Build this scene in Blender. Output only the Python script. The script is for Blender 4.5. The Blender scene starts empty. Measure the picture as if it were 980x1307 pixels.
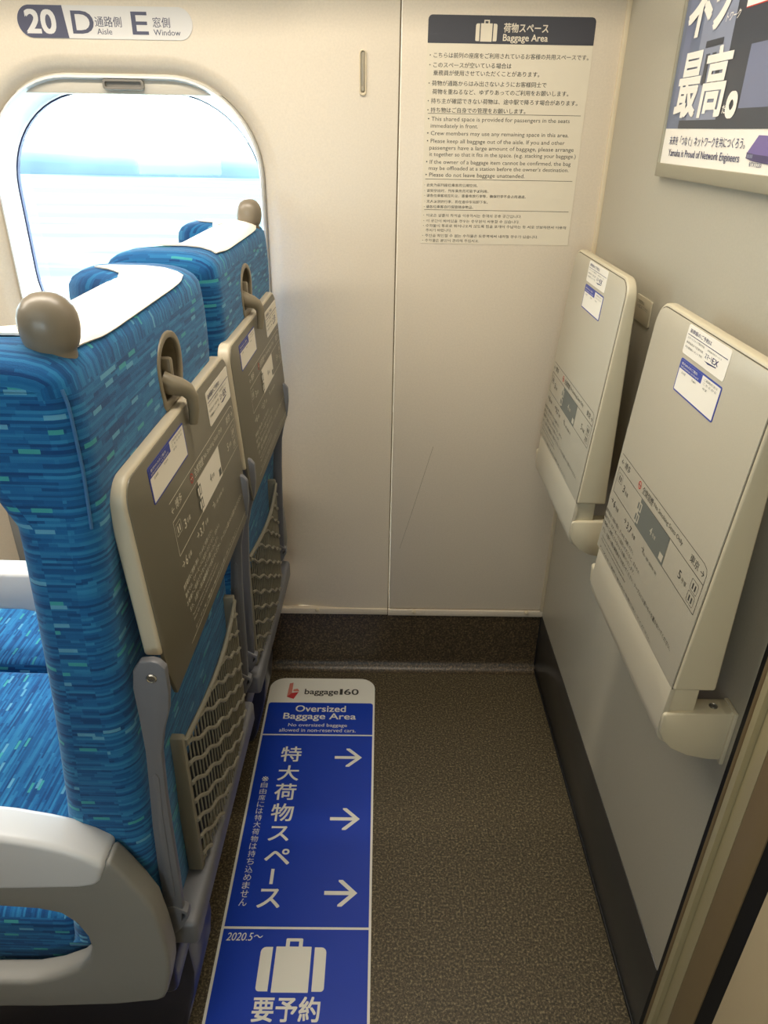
import bpy, bmesh, math, random
from math import pi, sin, cos, radians
from mathutils import Vector, Matrix

random.seed(7)
S = bpy.context.scene
COL = S.collection

# ------------------------------------------------------------------ camera
FPX, PITCH, ROLL, YAW, CAMH = 914.916, 0.49109945, -0.01733752, 0.00870682, 1.40
cy_, sy_ = cos(YAW), sin(YAW)
fwd = Vector((sy_ * cos(PITCH), cy_ * cos(PITCH), -sin(PITCH)))
rgt = Vector((cy_, -sy_, 0))
dwn = fwd.cross(rgt)
r2 = cos(ROLL) * rgt + sin(ROLL) * dwn
d2 = -sin(ROLL) * rgt + cos(ROLL) * dwn
cam = bpy.data.cameras.new('camera')
cam.sensor_fit = 'VERTICAL'
cam.sensor_height = 36.0
cam.lens = FPX / 1307 * 36.0
cam.clip_start = 0.02
cam.clip_end = 500
camo = bpy.data.objects.new('camera', cam)
COL.objects.link(camo)
M3 = Matrix((r2, -d2, -fwd)).transposed()
camo.matrix_world = Matrix.Translation((0, 0, CAMH)) @ M3.to_4x4()
S.camera = camo

# ------------------------------------------------------------------ view, world, lights
S.view_settings.view_transform = 'Standard'
S.view_settings.look = 'None'
S.view_settings.gamma = 1.0
S.view_settings.exposure = 0.0
S.view_settings.use_curve_mapping = False
S.cycles.use_denoising = True
S.cycles.max_bounces = 10
S.cycles.diffuse_bounces = 6
S.cycles.caustics_reflective = False
S.cycles.caustics_refractive = False

W = bpy.data.worlds.new('world')
S.world = W
W.use_nodes = True
bg = W.node_tree.nodes['Background']
bg.inputs[0].default_value = (0.72, 0.88, 1.0, 1)
bg.inputs[1].default_value = 16.0


def area(name, loc, rot, sx, sy, power, col, portal=False):
    l = bpy.data.lights.new(name, 'AREA')
    l.shape = 'RECTANGLE'
    l.size = sx
    l.size_y = sy
    l.energy = power
    l.color = col
    l.cycles.is_portal = portal
    o = bpy.data.objects.new(name, l)
    o.location = loc
    o.rotation_euler = rot
    COL.objects.link(o)
    return o


WARM = (1.0, 0.90, 0.765)
area('ceiling_light', (-1.15, 0.90, 2.155), (0, 0, 0), 2.9, 0.16, 47, WARM)
area('ceiling_light', (-1.15, -0.95, 2.155), (0, 0, 0), 2.9, 0.16, 17, WARM)
area('window_portal', (-0.52, 1.765, 1.18), (radians(-90), 0, 0), 0.56, 0.58, 1, (1, 1, 1), True)
for px in (-0.30, -1.34):
    area('window_portal', (px, -1.735, 1.23), (radians(90), 0, 0), 0.56, 0.46, 1, (1, 1, 1), True)
area('window_portal', (-1.56, 1.765, 1.18), (radians(-90), 0, 0), 0.56, 0.58, 1, (1, 1, 1), True)


# ------------------------------------------------------------------ materials
def lin(c):
    return tuple(((x / 255) / 12.92 if x / 255 <= 0.04045 else ((x / 255 + 0.055) / 1.055) ** 2.4) for x in c)


def mat(name, rgb, rough=0.5, metal=0.0, spec=0.5, noise=0.0, nscale=400, bump=0.0, bscale=300, coat=0.0):
    m = bpy.data.materials.new(name)
    m.use_nodes = True
    nt = m.node_tree
    b = nt.nodes['Principled BSDF']
    c = lin(rgb)
    b.inputs['Base Color'].default_value = (*c, 1)
    b.inputs['Roughness'].default_value = rough
    b.inputs['Metallic'].default_value = metal
    b.inputs['Specular IOR Level'].default_value = spec
    b.inputs['Coat Weight'].default_value = coat
    if noise or bump:
        tc = nt.nodes.new('ShaderNodeTexCoord')
    if noise:
        n = nt.nodes.new('ShaderNodeTexNoise')
        n.inputs['Scale'].default_value = nscale
        n.inputs['Detail'].default_value = 3
        nt.links.new(tc.outputs['Object'], n.inputs['Vector'])
        r = nt.nodes.new('ShaderNodeValToRGB')
        r.color_ramp.elements[0].position = 0.3
        r.color_ramp.elements[1].position = 0.7
        r.color_ramp.elements[0].color = (*[x * (1 - noise) for x in c], 1)
        r.color_ramp.elements[1].color = (*[min(1, x * (1 + noise)) for x in c], 1)
        nt.links.new(n.outputs['Fac'], r.inputs['Fac'])
        nt.links.new(r.outputs['Color'], b.inputs['Base Color'])
    if bump:
        n2 = nt.nodes.new('ShaderNodeTexNoise')
        n2.inputs['Scale'].default_value = bscale
        nt.links.new(tc.outputs['Object'], n2.inputs['Vector'])
        bp = nt.nodes.new('ShaderNodeBump')
        bp.inputs['Strength'].default_value = bump
        bp.inputs['Distance'].default_value = 0.002
        nt.links.new(n2.outputs['Fac'], bp.inputs['Height'])
        nt.links.new(bp.outputs['Normal'], b.inputs['Normal'])
    return m


def fabric_mat(name, dark, midc, light, dash1, dash2):
    m = bpy.data.materials.new(name)
    m.use_nodes = True
    nt = m.node_tree
    N, L = nt.nodes, nt.links
    b = N['Principled BSDF']
    b.inputs['Roughness'].default_value = 0.85
    b.inputs['Specular IOR Level'].default_value = 0.25
    b.inputs['Sheen Weight'].default_value = 0.25
    b.inputs['Sheen Roughness'].default_value = 0.5
    b.inputs['Sheen Tint'].default_value = (0.55, 0.8, 1, 1)
    uv = N.new('ShaderNodeUVMap')
    sp = N.new('ShaderNodeSeparateXYZ')
    L.new(uv.outputs[0], sp.inputs[0])

    def mth(op, a, bb=None):
        n = N.new('ShaderNodeMath')
        n.operation = op
        for i, q in enumerate((a, bb)):
            if q is None:
                continue
            if isinstance(q, (int, float)):
                n.inputs[i].default_value = q
            else:
                L.new(q, n.inputs[i])
        return n.outputs[0]

    def wn(x, y, out='Value'):
        c = N.new('ShaderNodeCombineXYZ')
        L.new(x, c.inputs[0])
        if y is not None:
            L.new(y, c.inputs[1])
        w = N.new('ShaderNodeTexWhiteNoise')
        w.noise_dimensions = '2D'
        L.new(c.outputs[0], w.inputs['Vector'])
        return w.outputs[out]

    def cells(rowh, length, seed):
        row = mth('FLOOR', mth('DIVIDE', mth('ADD', sp.outputs[1], 10 + seed), rowh))
        off = mth('MULTIPLY', wn(row, None), 17.3)
        colm = mth('FLOOR', mth('ADD', mth('DIVIDE', mth('ADD', sp.outputs[0], 10 + seed), length), off))
        return wn(row, colm), wn(colm, row)

    s1, _ = cells(0.0030, 0.060, 0.37)
    s2, _ = cells(0.0044, 0.030, 1.91)
    d1, d1b = cells(0.0044, 0.019, 0.0)
    v = mth('ADD', mth('MULTIPLY', s1, 0.65), mth('MULTIPLY', s2, 0.35))
    rp = N.new('ShaderNodeValToRGB')
    e = rp.color_ramp.elements
    e[0].position, e[1].position = 0.15, 0.95
    e[0].color = (*lin(dark), 1)
    e[1].color = (*lin(light), 1)
    k = e.new(0.5)
    k.color = (*lin(midc), 1)
    L.new(v, rp.inputs['Fac'])
    mx = N.new('ShaderNodeMix')
    mx.data_type = 'RGBA'
    mx.inputs[6].default_value = (*lin(dash1), 1)
    mx.inputs[7].default_value = (*lin(dash2), 1)
    L.new(mth('GREATER_THAN', d1b, 0.5), mx.inputs[0])
    m2 = N.new('ShaderNodeMix')
    m2.data_type = 'RGBA'
    L.new(mth('MULTIPLY', mth('GREATER_THAN', d1, 0.955), 0.75), m2.inputs[0])
    L.new(rp.outputs['Color'], m2.inputs[6])
    L.new(mx.outputs[2], m2.inputs[7])
    L.new(m2.outputs[2], b.inputs['Base Color'])
    # weave relief
    w1 = N.new('ShaderNodeTexNoise')
    w1.inputs['Scale'].default_value = 900
    L.new(uv.outputs[0], w1.inputs['Vector'])
    bp = N.new('ShaderNodeBump')
    bp.inputs['Strength'].default_value = 0.25
    bp.inputs['Distance'].default_value = 0.0015
    hh = mth('ADD', mth('MULTIPLY', s1, 0.6), w1.outputs['Fac'])
    L.new(hh, bp.inputs['Height'])
    L.new(bp.outputs['Normal'], b.inputs['Normal'])
    return m


def speckle_mat(name, c0, c1, c2, scale, rough):
    m = bpy.data.materials.new(name)
    m.use_nodes = True
    nt = m.node_tree
    N, L = nt.nodes, nt.links
    b = N['Principled BSDF']
    b.inputs['Roughness'].default_value = rough
    tc = N.new('ShaderNodeTexCoord')
    n = N.new('ShaderNodeTexNoise')
    n.inputs['Scale'].default_value = scale
    n.inputs['Detail'].default_value = 5
    n.inputs['Roughness'].default_value = 0.75
    L.new(tc.outputs['Object'], n.inputs['Vector'])
    r = N.new('ShaderNodeValToRGB')
    e = r.color_ramp.elements
    e[0].position, e[1].position = 0.36, 0.68
    e[0].color = (*lin(c0), 1)
    e[1].color = (*lin(c2), 1)
    k = e.new(0.52)
    k.color = (*lin(c1), 1)
    L.new(n.outputs['Fac'], r.inputs['Fac'])
    L.new(r.outputs['Color'], b.inputs['Base Color'])
    bp = N.new('ShaderNodeBump')
    bp.inputs['Strength'].default_value = 0.25
    bp.inputs['Distance'].default_value = 0.002
    L.new(n.outputs['Fac'], bp.inputs['Height'])
    L.new(bp.outputs['Normal'], b.inputs['Normal'])
    return m


WALL = mat('beige wall laminate', (212, 199, 178), 0.34, spec=0.5, noise=0.035, nscale=260)
WALLTRIM = mat('beige trim', (205, 190, 160), 0.4)
WINTRIM = mat('window trim plastic', (205, 206, 204), 0.35)
SHADEM = mat('shade fabric', (200, 192, 176), 0.7)
SHADEPULL = mat('shade pull', (120, 114, 104), 0.4)
GASKET = mat('navy window gasket', (22, 24, 70), 0.5)
ABSORB = mat('dark blue light absorber', (34, 44, 62), 0.7)  # added dark tone that soaks up light on the unseen aisle side
ENDW = mat('brown end wall', (96, 84, 70), 0.6)
BULK = mat('grey beige bulkhead', (170, 164, 147), 0.33, noise=0.03, nscale=300)
SKIRT = mat('dark skirting', (58, 56, 52), 0.28)
BLACK = mat('black rubber', (16, 15, 15), 0.6)
SEAM = mat('seam shadow gap', (96, 80, 58), 0.6)
FLOORM = speckle_mat('speckled brown floor', (28, 24, 16), (80, 70, 51), (158, 144, 110), 215, 0.42)
COVEM = speckle_mat('speckled brown cove', (32, 25, 17), (72, 60, 43), (128, 108, 78), 185, 0.34)
CEIL = mat('white ceiling', (225, 218, 205), 0.6)
TRAYB = mat('cream tray shell', (192, 182, 156), 0.38)
TRAYP = mat('grey beige tray panel', (178, 170, 150), 0.42, noise=0.02, nscale=500)
GAPM = mat('panel shadow gap', (92, 86, 72), 0.7)
TRAYS = mat('shaded olive grey seat tray', (106, 101, 86), 0.42)  # shade in the colour: front darkened for facing away from the lamps
TRAYSR = mat('side-lit seat tray rim', (188, 178, 156), 0.4)  # light in the colour: shell lightened for its lit side face
INKD = mat('dark print', (62, 60, 54), 0.6)
INKG = mat('grey print', (96, 98, 90), 0.6)
INKL = mat('pale print', (214, 208, 190), 0.6)
INKR = mat('red print', (190, 60, 50), 0.6)
NAVY = mat('navy print', (38, 42, 90), 0.6)
PAPER = mat('white sticker', (232, 226, 212), 0.45)
BLUEINK = mat('blue print', (44, 62, 150), 0.5)
METAL = mat('bluish grey painted metal', (108, 109, 114), 0.4)
LATCH = mat('taupe plastic', (128, 118, 98), 0.38)
LATCHD = mat('dark latch recess', (62, 56, 50), 0.5)
KNOBM = mat('taupe grip', (126, 116, 100), 0.34)
STEEL = mat('steel', (170, 168, 162), 0.25, metal=0.9)
COVERM = mat('white antimacassar', (244, 238, 226), 0.8, bump=0.1, bscale=900)
ARMP = mat('grey armrest panel', (130, 129, 124), 0.42)
ARMPAD = mat('pale armrest pad', (206, 208, 211), 0.34)
NETM = mat('grey net cord', (128, 124, 110), 0.6)
BACKING = mat('dark net backing', (34, 40, 50), 0.8)
PED = mat('dark navy pedestal', (34, 34, 46), 0.3)
FABRIC = fabric_mat('blue woven seat fabric', (8, 60, 112), (17, 88, 142), (40, 120, 168), (62, 158, 154), (96, 160, 190))
SIGNW = mat('white floor sign', (236, 234, 224), 0.4)
SIGNB = mat('blue floor sign', (14, 60, 180), 0.38)
LOGO1 = mat('red logo', (196, 60, 62), 0.5)
LOGO2 = mat('rose logo', (214, 134, 120), 0.5)
NOTICE = mat('cream notice film', (216, 205, 182), 0.4)
NOTICED = mat('charcoal notice header', (58, 57, 62), 0.45)
LABELW = mat('frosted white label', (206, 202, 196), 0.35)
LABELD = mat('slate label', (74, 74, 92), 0.4)
POSTF = mat('aluminium poster frame', (150, 144, 124), 0.35, metal=0.3)
P_BG = mat('poster slate', (104, 112, 132), 0.35)
P_DK = mat('poster charcoal', (60, 64, 72), 0.35)
P_LT = mat('poster pale slate', (136, 142, 160), 0.35)
P_RT = mat('poster mid slate', (112, 118, 142), 0.35)
P_WH = mat('poster white', (236, 230, 218), 0.35)
P_PU = mat('poster purple', (112, 96, 150), 0.35)
P_PD = mat('poster dark purple', (70, 60, 100), 0.35)
DOORM = mat('beige door', (196, 178, 142), 0.4)
JAMBM = mat('brown jamb', (132, 113, 82), 0.38, metal=0.2)
JAMBL = mat('pale jamb strip', (176, 164, 128), 0.3, metal=0.2)
SCRATCH = mat('scratch', (150, 136, 108), 0.6)


# ------------------------------------------------------------------ mesh builder
class MB:
    def __init__(s):
        s.v, s.f, s.m, s.uv = [], [], [], []

    def add(s, verts, faces, m=0, uvs=None):
        o = len(s.v)
        s.v += [tuple(v) for v in verts]
        for i, f in enumerate(faces):
            s.f.append(tuple(o + k for k in f))
            s.m.append(m)
            s.uv.append(uvs[i] if uvs else None)

    def bm(s, bm, m=0):
        bm.verts.ensure_lookup_table()
        bm.verts.index_update()
        s.add([v.co[:] for v in bm.verts], [[v.index for v in f.verts] for f in bm.faces], m)
        bm.free()

    def box(s, lo, hi, r=0.0, seg=2, m=0):
        bm = bmesh.new()
        bmesh.ops.create_cube(bm, size=1)
        for v in bm.verts:
            v.co = Vector([(lo[i] + hi[i]) / 2 + v.co[i] * (hi[i] - lo[i]) for i in range(3)])
        if r:
            bmesh.ops.bevel(bm, geom=bm.edges[:], offset=r, segments=seg, profile=0.5, affect='EDGES')
        s.bm(bm, m)

    def prism(s, pts, fn, h0, h1, r=0.0, m=0, seg=2, hole=None):
        """outline pts (2D) pushed from h0 to h1 through fn(u, v, h)"""
        bm = bmesh.new()
        if hole is None:
            a = [bm.verts.new(fn(p[0], p[1], h0)) for p in pts]
            b = [bm.verts.new(fn(p[0], p[1], h1)) for p in pts]
            bm.faces.new(a[::-1])
            top = bm.faces.new(b)
            n = len(pts)
            for i in range(n):
                bm.faces.new((a[i], a[(i + 1) % n], b[(i + 1) % n], b[i]))
        else:
            bm2 = []
            for h in (h0, h1):
                oo = [bm.verts.new(fn(p[0], p[1], h)) for p in pts]
                ii = [bm.verts.new(fn(p[0], p[1], h)) for p in hole]
                es = [bm.edges.new((q[i], q[(i + 1) % len(q)])) for q in (oo, ii) for i in range(len(q))]
                bmesh.ops.triangle_fill(bm, use_beauty=True, use_dissolve=False, edges=es)
                bm2.append((oo, ii))
            for k in (0, 1):
                a, b = bm2[0][k], bm2[1][k]
                for i in range(len(a)):
                    bm.faces.new((a[i], a[(i + 1) % len(a)], b[(i + 1) % len(b)], b[i]))
        bmesh.ops.recalc_face_normals(bm, faces=bm.faces[:])
        if r:
            es = [e for e in bm.edges if len(e.link_faces) == 2 and e.calc_face_angle(0) > 0.6]
            bmesh.ops.bevel(bm, geom=es, offset=r, segments=seg, profile=0.5, affect='EDGES')
        s.bm(bm, m)

    def tube(s, path, r, n=8, m=0, closed=False, caps=True):
        P = [Vector(p) for p in path]
        vs, fs = [], []
        t0 = (P[1] - P[0]).normalized()
        u = t0.orthogonal().normalized()
        rr = r if isinstance(r, (list, tuple)) else [r] * len(P)
        for i, p in enumerate(P):
            if closed:
                t = (P[(i + 1) % len(P)] - P[i - 1]).normalized()
            else:
                t = (P[min(i + 1, len(P) - 1)] - P[max(i - 1, 0)]).normalized()
            u = (u - t * u.dot(t)).normalized()
            w = t.cross(u)
            for k in range(n):
                a = 2 * pi * k / n
                vs.append(p + (u * cos(a) + w * sin(a)) * rr[i])
        q = len(P) if closed else len(P) - 1
        for i in range(q):
            j = (i + 1) % len(P)
            for k in range(n):
                fs.append((i * n + k, i * n + (k + 1) % n, j * n + (k + 1) % n, j * n + k))
        if caps and not closed:
            fs.append(tuple(range(n))[::-1])
            fs.append(tuple((len(P) - 1) * n + k for k in range(n)))
        s.add(vs, fs, m)

    def lathe(s, prof, o, axis=(0, 0, 1), n=24, m=0):
        ax = Vector(axis).normalized()
        u = ax.orthogonal().normalized()
        w = ax.cross(u)
        o = Vector(o)
        vs, fs = [], []
        for r, h in prof:
            for k in range(n):
                a = 2 * pi * k / n
                vs.append(o + ax * h + (u * cos(a) + w * sin(a)) * r)
        for i in range(len(prof) - 1):
            for k in range(n):
                fs.append((i * n + k, i * n + (k + 1) % n, (i + 1) * n + (k + 1) % n, (i + 1) * n + k))
        fs.append(tuple(range(n))[::-1])
        fs.append(tuple((len(prof) - 1) * n + k for k in range(n)))
        s.add(vs, fs, m)

    def build(s, name, mats, parent=None, angle=40):
        off = Vector(parent_origin(parent)) if parent is not None else Vector((0, 0, 0))
        me = bpy.data.meshes.new(name)
        me.from_pydata([tuple(Vector(v) - off) for v in s.v], [], s.f)
        for mm in (mats if isinstance(mats, (list, tuple)) else [mats]):
            me.materials.append(mm)
        me.polygons.foreach_set('material_index', s.m)
        me.polygons.foreach_set('use_smooth', [True] * len(s.f))
        if any(u is not None for u in s.uv) or FABRIC.name in [x.name for x in me.materials]:
            lay = me.uv_layers.new(name='UVMap')
            for p, u in zip(me.polygons, s.uv):
                n = p.normal
                for k, li in enumerate(p.loop_indices):
                    if u is not None:
                        lay.data[li].uv = u[k]
                    else:
                        c = me.vertices[me.loops[li].vertex_index].co
                        ax = max(range(3), key=lambda i: abs(n[i]))
                        lay.data[li].uv = ((c.y, c.z), (c.x, c.z), (c.y, c.x))[ax]
        me.update()
        me.validate()
        me.set_sharp_from_angle(angle=radians(angle))
        o = bpy.data.objects.new(name, me)
        COL.objects.link(o)
        if parent is not None:
            o.parent = parent
        return o


ORIG = {}


def parent_origin(p):
    return ORIG.get(p.name, (0, 0, 0))


def tag(o, label, cat, group=None):
    o['label'] = label
    o['category'] = cat
    if group:
        o['group'] = group
    return o


def thing(name, label, cat, loc, rz=0.0, group=None):
    o = bpy.data.objects.new(name, None)
    o.empty_display_size = 0.05
    COL.objects.link(o)
    o.location = loc
    o.rotation_euler = (0, 0, rz)
    ORIG[o.name] = tuple(loc)
    return tag(o, label, cat, group)


def part(mb, name, mats, parent, angle=40):
    """a child of a thing or of a part; keeps the thing's origin"""
    o = mb.build(name, mats, parent, angle)
    ORIG[o.name] = parent_origin(parent)
    return o


def structure(mb, name, mats, label=None, parent=None, angle=40):
    o = mb.build(name, mats, parent, angle)
    ORIG[o.name] = parent_origin(parent) if parent is not None else (0, 0, 0)
    if parent is None:
        o['kind'] = 'structure'
        if label:
            o['label'] = label
    return o


# ---- flat graphics: fn(u, v, h) maps sign coordinates to the world
def frame(O, U, V, N):
    O, U, V, N = Vector(O), Vector(U), Vector(V), Vector(N)
    return lambda u, v, h=0.0: O + U * u + V * v + N * h


def rrect(u0, v0, u1, v1, r=(0, 0, 0, 0), n=6):
    """corner radii: bottom-left, bottom-right, top-right, top-left"""
    if isinstance(r, (int, float)):
        r = (r,) * 4
    pts = []
    for (cx, cyy, a0, rr, sx, sy) in ((u0, v0, pi, r[0], 1, 1), (u1, v0, 1.5 * pi, r[1], -1, 1), (u1, v1, 0, r[2], -1, -1), (u0, v1, 0.5 * pi, r[3], 1, -1)):
        if rr <= 0:
            pts.append((cx, cyy))
        else:
            for k in range(n + 1):
                a = a0 + 0.5 * pi * k / n
                pts.append((cx + sx * rr + rr * cos(a), cyy + sy * rr + rr * sin(a)))
    return pts


LIFT = [0]


def poly(mb, fn, pts, h, m):
    LIFT[0] = (LIFT[0] + 1) % 9
    h = h + LIFT[0] * 1.2e-5
    mb.add([fn(p[0], p[1], h) for p in pts], [tuple(range(len(pts)))], m)


def rect(mb, fn, u0, v0, u1, v1, h, m, r=0):
    poly(mb, fn, rrect(u0, v0, u1, v1, r, 4), h, m)


def line(mb, fn, p, q, w, h, m):
    d = Vector((q[0] - p[0], q[1] - p[1])).normalized()
    n = Vector((-d.y, d.x)) * w / 2
    poly(mb, fn, [(p[0] - n.x, p[1] - n.y), (q[0] - n.x, q[1] - n.y), (q[0] + n.x, q[1] + n.y), (p[0] + n.x, p[1] + n.y)], h, m)


def outline(mb, fn, pts, w, h, m):
    """ring of width w inside a convex outline"""
    c = Vector((sum(p[0] for p in pts) / len(pts), sum(p[1] for p in pts) / len(pts)))
    n = len(pts)
    inn = []
    for i in range(n):
        a, b, d = Vector(pts[i - 1]), Vector(pts[i]), Vector(pts[(i + 1) % n])
        e1, e2 = (b - a).normalized(), (d - b).normalized()
        nn = (Vector((-e1.y, e1.x)) + Vector((-e2.y, e2.x))).normalized()
        inn.append(b + nn * w)
    vs = [fn(p[0], p[1], h) for p in pts] + [fn(p.x, p.y, h) for p in inn]
    mb.add(vs, [(i, (i + 1) % n, n + (i + 1) % n, n + i) for i in range(n)], m)


TXT = bpy.data.curves.new('lettering', 'FONT')
TXTO = bpy.data.objects.new('lettering', TXT)
COL.objects.link(TXTO)


def glyphs(body, bold, res):
    TXT.body = body
    TXT.offset = 0.0
    TXT.resolution_u = res
    TXT.size = 1.0
    bpy.context.view_layer.update()
    dg = bpy.context.evaluated_depsgraph_get()
    me = bpy.data.meshes.new_from_object(TXTO.evaluated_get(dg))
    v = [(p.co.x, p.co.y) for p in me.vertices]
    f = [tuple(p.vertices) for p in me.polygons]
    bpy.data.meshes.remove(me)
    return v, f


def text(mb, fn, body, u0, v0, u1=None, v1=None, h=0.0003, m=0, bold=0.0, res=2, shear=0.0, center=False, turn=False):
    """put body's ink with its left-bottom at (u0, v0), right at u1, top at v1 (either may be left to keep its shape)"""
    v, f = glyphs(body, bold, res)
    if not v:
        return
    xs, ys = [p[0] for p in v], [p[1] for p in v]
    w, hh = max(xs) - min(xs), max(ys) - min(ys)
    if u1 is None:
        sv = (v1 - v0) / hh
        su = sv
    elif v1 is None:
        su = (u1 - u0) / w
        sv = su
    else:
        su, sv = (u1 - u0) / w, (v1 - v0) / hh
    x0, y0 = min(xs), min(ys)
    if center:
        u0 = u0 - w * su / 2
    b = bold * 0.9
    if b <= 0:
        shifts = ((0, 0),)
    elif b < 0.009 or res < 3:
        shifts = ((-b, 0), (b, 0))
    else:
        shifts = ((-b, -b), (b, -b), (b, b), (-b, b))
    for i, (bx, by) in enumerate(shifts):
        mb.add([fn(u0 + (p[0] + bx - x0) * su + shear * (p[1] - y0) * sv, v0 + (p[1] + by - y0) * sv, h + i * 1e-6) for p in v], f, m)


def suitcase(mb, fn, u0, v0, u1, v1, h, m):
    """luggage pictogram: middle, two ends and a handle"""
    w, t = u1 - u0, v1 - v0
    vt = v0 + t * 0.84
    rect(mb, fn, u0, v0 + 0.02 * t, u0 + 0.18 * w, vt - 0.01 * t, h, m, (0.05 * w, 0, 0, 0.08 * w))
    rect(mb, fn, u0 + 0.23 * w, v0, u0 + 0.77 * w, vt, h, m, 0.01 * w)
    rect(mb, fn, u0 + 0.82 * w, v0 + 0.02 * t, u1, vt - 0.01 * t, h, m, (0, 0.05 * w, 0.08 * w, 0))
    for a, b in ((0.37, 0.43), (0.57, 0.63)):
        rect(mb, fn, u0 + a * w, vt, u0 + b * w, v0 + t * 0.97, h, m)
    rect(mb, fn, u0 + 0.37 * w, v0 + 0.94 * t, u0 + 0.63 * w, v0 + t, h, m, 0.02 * w)


# =================================================================== SETTING
YW = 1.65     # window wall
XB = 0.466    # bulkhead
YE = 0.68     # aisle edge of the bulkhead

# floor with the cove turned up at the window wall
mb = MB()
mb.add([(-3.2, -1.7, 0), (1.6, -1.7, 0), (1.6, YW + 0.3, 0), (-3.2, YW + 0.3, 0)], [(0, 1, 2, 3)])
structure(mb, 'floor', FLOORM, 'speckled brown train floor')
mb = MB()
pr = [(YW - 0.03, 0.0005)]
for k in range(1, 9):
    a = pi / 2 * k / 8
    pr.append((YW - 0.03 + 0.03 * sin(a), 0.0005 + 0.03 - 0.03 * cos(a)))
pr += [(YW, 0.10), (YW, 0.192)]
vs, fs = [], []
for (y, z) in pr:
    vs += [(-3.2, y, z), (XB, y, z)]
for i in range(len(pr) - 1):
    fs.append((2 * i, 2 * i + 1, 2 * i + 3, 2 * i + 2))
mb.add(vs, fs)
structure(mb, 'baseboard_window', COVEM, 'speckled brown floor covering curving up the window wall')

mb = MB()
mb.box((-3.3, YW + 0.012, -0.05), (XB + 0.1, YW + 0.08, 0.2108))  # added box, closes light leaks behind the cove and trim
structure(mb, 'leak_backing', WALL, 'added backing behind the window wall foot against light leaks')

# trim strip over the cove, with the round caps
mb = MB()
mb.box((-3.2, YW - 0.005, 0.192), (0.0285, YW + 0.01, 0.2105), 0.001)
mb.box((0.0305, YW - 0.005, 0.190), (XB, YW + 0.01, 0.2085), 0.001)
tr = structure(mb, 'trim_1', WALL, 'beige strip along the foot of the window wall')
for x, z in ((-0.168, 0.207), (0.103, 0.205), (0.419, 0.207)):
    mb = MB()
    mb.lathe([(0.0062, 0), (0.0062, 0.003), (0.0048, 0.006), (0.001, 0.0072)], (x, YW - 0.005, z), (0, -1, 0), 16)
    structure(mb, 'screw_cap', WALLTRIM, None, tr)


# window wall panels: rings round the window opening, swept into the recess
def win_outline(cx, hw, z0, z1, r, grow, n=14):
    u0, u1, v0, v1 = cx - hw - grow, cx + hw + grow, z0 - grow, z1 + grow
    rr = max(0.01, r + grow)
    pts = []
    for (px, pz, a0, sx, sz) in ((u0, v0, pi, 1, 1), (u1, v0, 1.5 * pi, -1, 1), (u1, v1, 0, -1, -1), (u0, v1, 0.5 * pi, 1, -1)):
        for k in range(n + 1):
            a = a0 + 0.5 * pi * k / n
            # slightly squarish curve as on the real frame
            pts.append((px + sx * rr + rr * cos(a), pz + sz * rr + rr * sin(a)))
    return pts


def wall_bend(x):
    """the window panel swings gently outwards beside the window"""
    t = max(0.0, min(1.0, (-0.085 - x) / 0.15))
    return 0.012 * t * t * (3 - 2 * t)


GL = dict(hw=0.274, z0=0.90, z1=1.460, r=0.190)      # glass opening
RC = dict(hw=0.286, z0=0.872, z1=1.488, r=0.185)      # recess line


def rings(mb, loops, m=0):
    n = len(loops[0])
    vs = [p for l in loops for p in l]
    fs = []
    for i in range(len(loops) - 1):
        for k in range(n):
            fs.append((i * n + k, i * n + (k + 1) % n, (i + 1) * n + (k + 1) % n, (i + 1) * n + k))
    mb.add(vs, fs, m)


def window_panel(mb, cx, xl, xr, zb, zt, bend):
    loops = []
    for grow, y in ((0.0, YW + 0.0260), (0.0015, YW + 0.0210), (0.0045, YW + 0.0160), (0.009, YW + 0.0110), (0.015, YW + 0.0065), (0.022, YW + 0.0030), (0.028, YW + 0.0008), (0.034, YW + 0.0)):
        loops.append([(x, y + (wall_bend(x) if bend else 0), z) for x, z in win_outline(cx, RC['hw'], RC['z0'], RC['z1'], RC['r'], grow)])
    for t in (0.12, 0.24, 0.36, 0.48, 0.6, 0.74, 0.88, 1.0):
        o = win_outline(cx, RC['hw'], RC['z0'], RC['z1'], RC['r'], 0.034)
        l = []
        for x, z in o:
            # target on the panel's rectangle along the same quarter
            dx, dz = x - cx, z - (RC['z0'] + RC['z1']) / 2
            hx = (xr - cx) if dx > 0 else (cx - xl)
            hz = (zt - (RC['z0'] + RC['z1']) / 2) if dz > 0 else ((RC['z0'] + RC['z1']) / 2 - zb)
            q = max(abs(dx) / (RC['hw'] + 0.034), abs(dz) / ((RC['z1'] - RC['z0']) / 2 + 0.034))
            a = abs(dx) / (RC['hw'] + 0.034) / q
            b = abs(dz) / ((RC['z1'] - RC['z0']) / 2 + 0.034) / q
            tx, tz = cx + math.copysign(hx * a, dx), (RC['z0'] + RC['z1']) / 2 + math.copysign(hz * b, dz)
            px, pz = x + (tx - x) * t, z + (tz - z) * t
            l.append((px, YW + (wall_bend(px) if bend else 0), pz))
        if t == 1.0:
            for qx, qz in ((xl, zb), (xr, zb), (xl, zt), (xr, zt)):
                j = min(range(len(l)), key=lambda i: (l[i][0] - qx) ** 2 + (l[i][2] - qz) ** 2)
                l[j] = (qx, YW + (wall_bend(qx) if bend else 0), qz)
        loops.append(l)
    rings(mb, loops)


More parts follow.
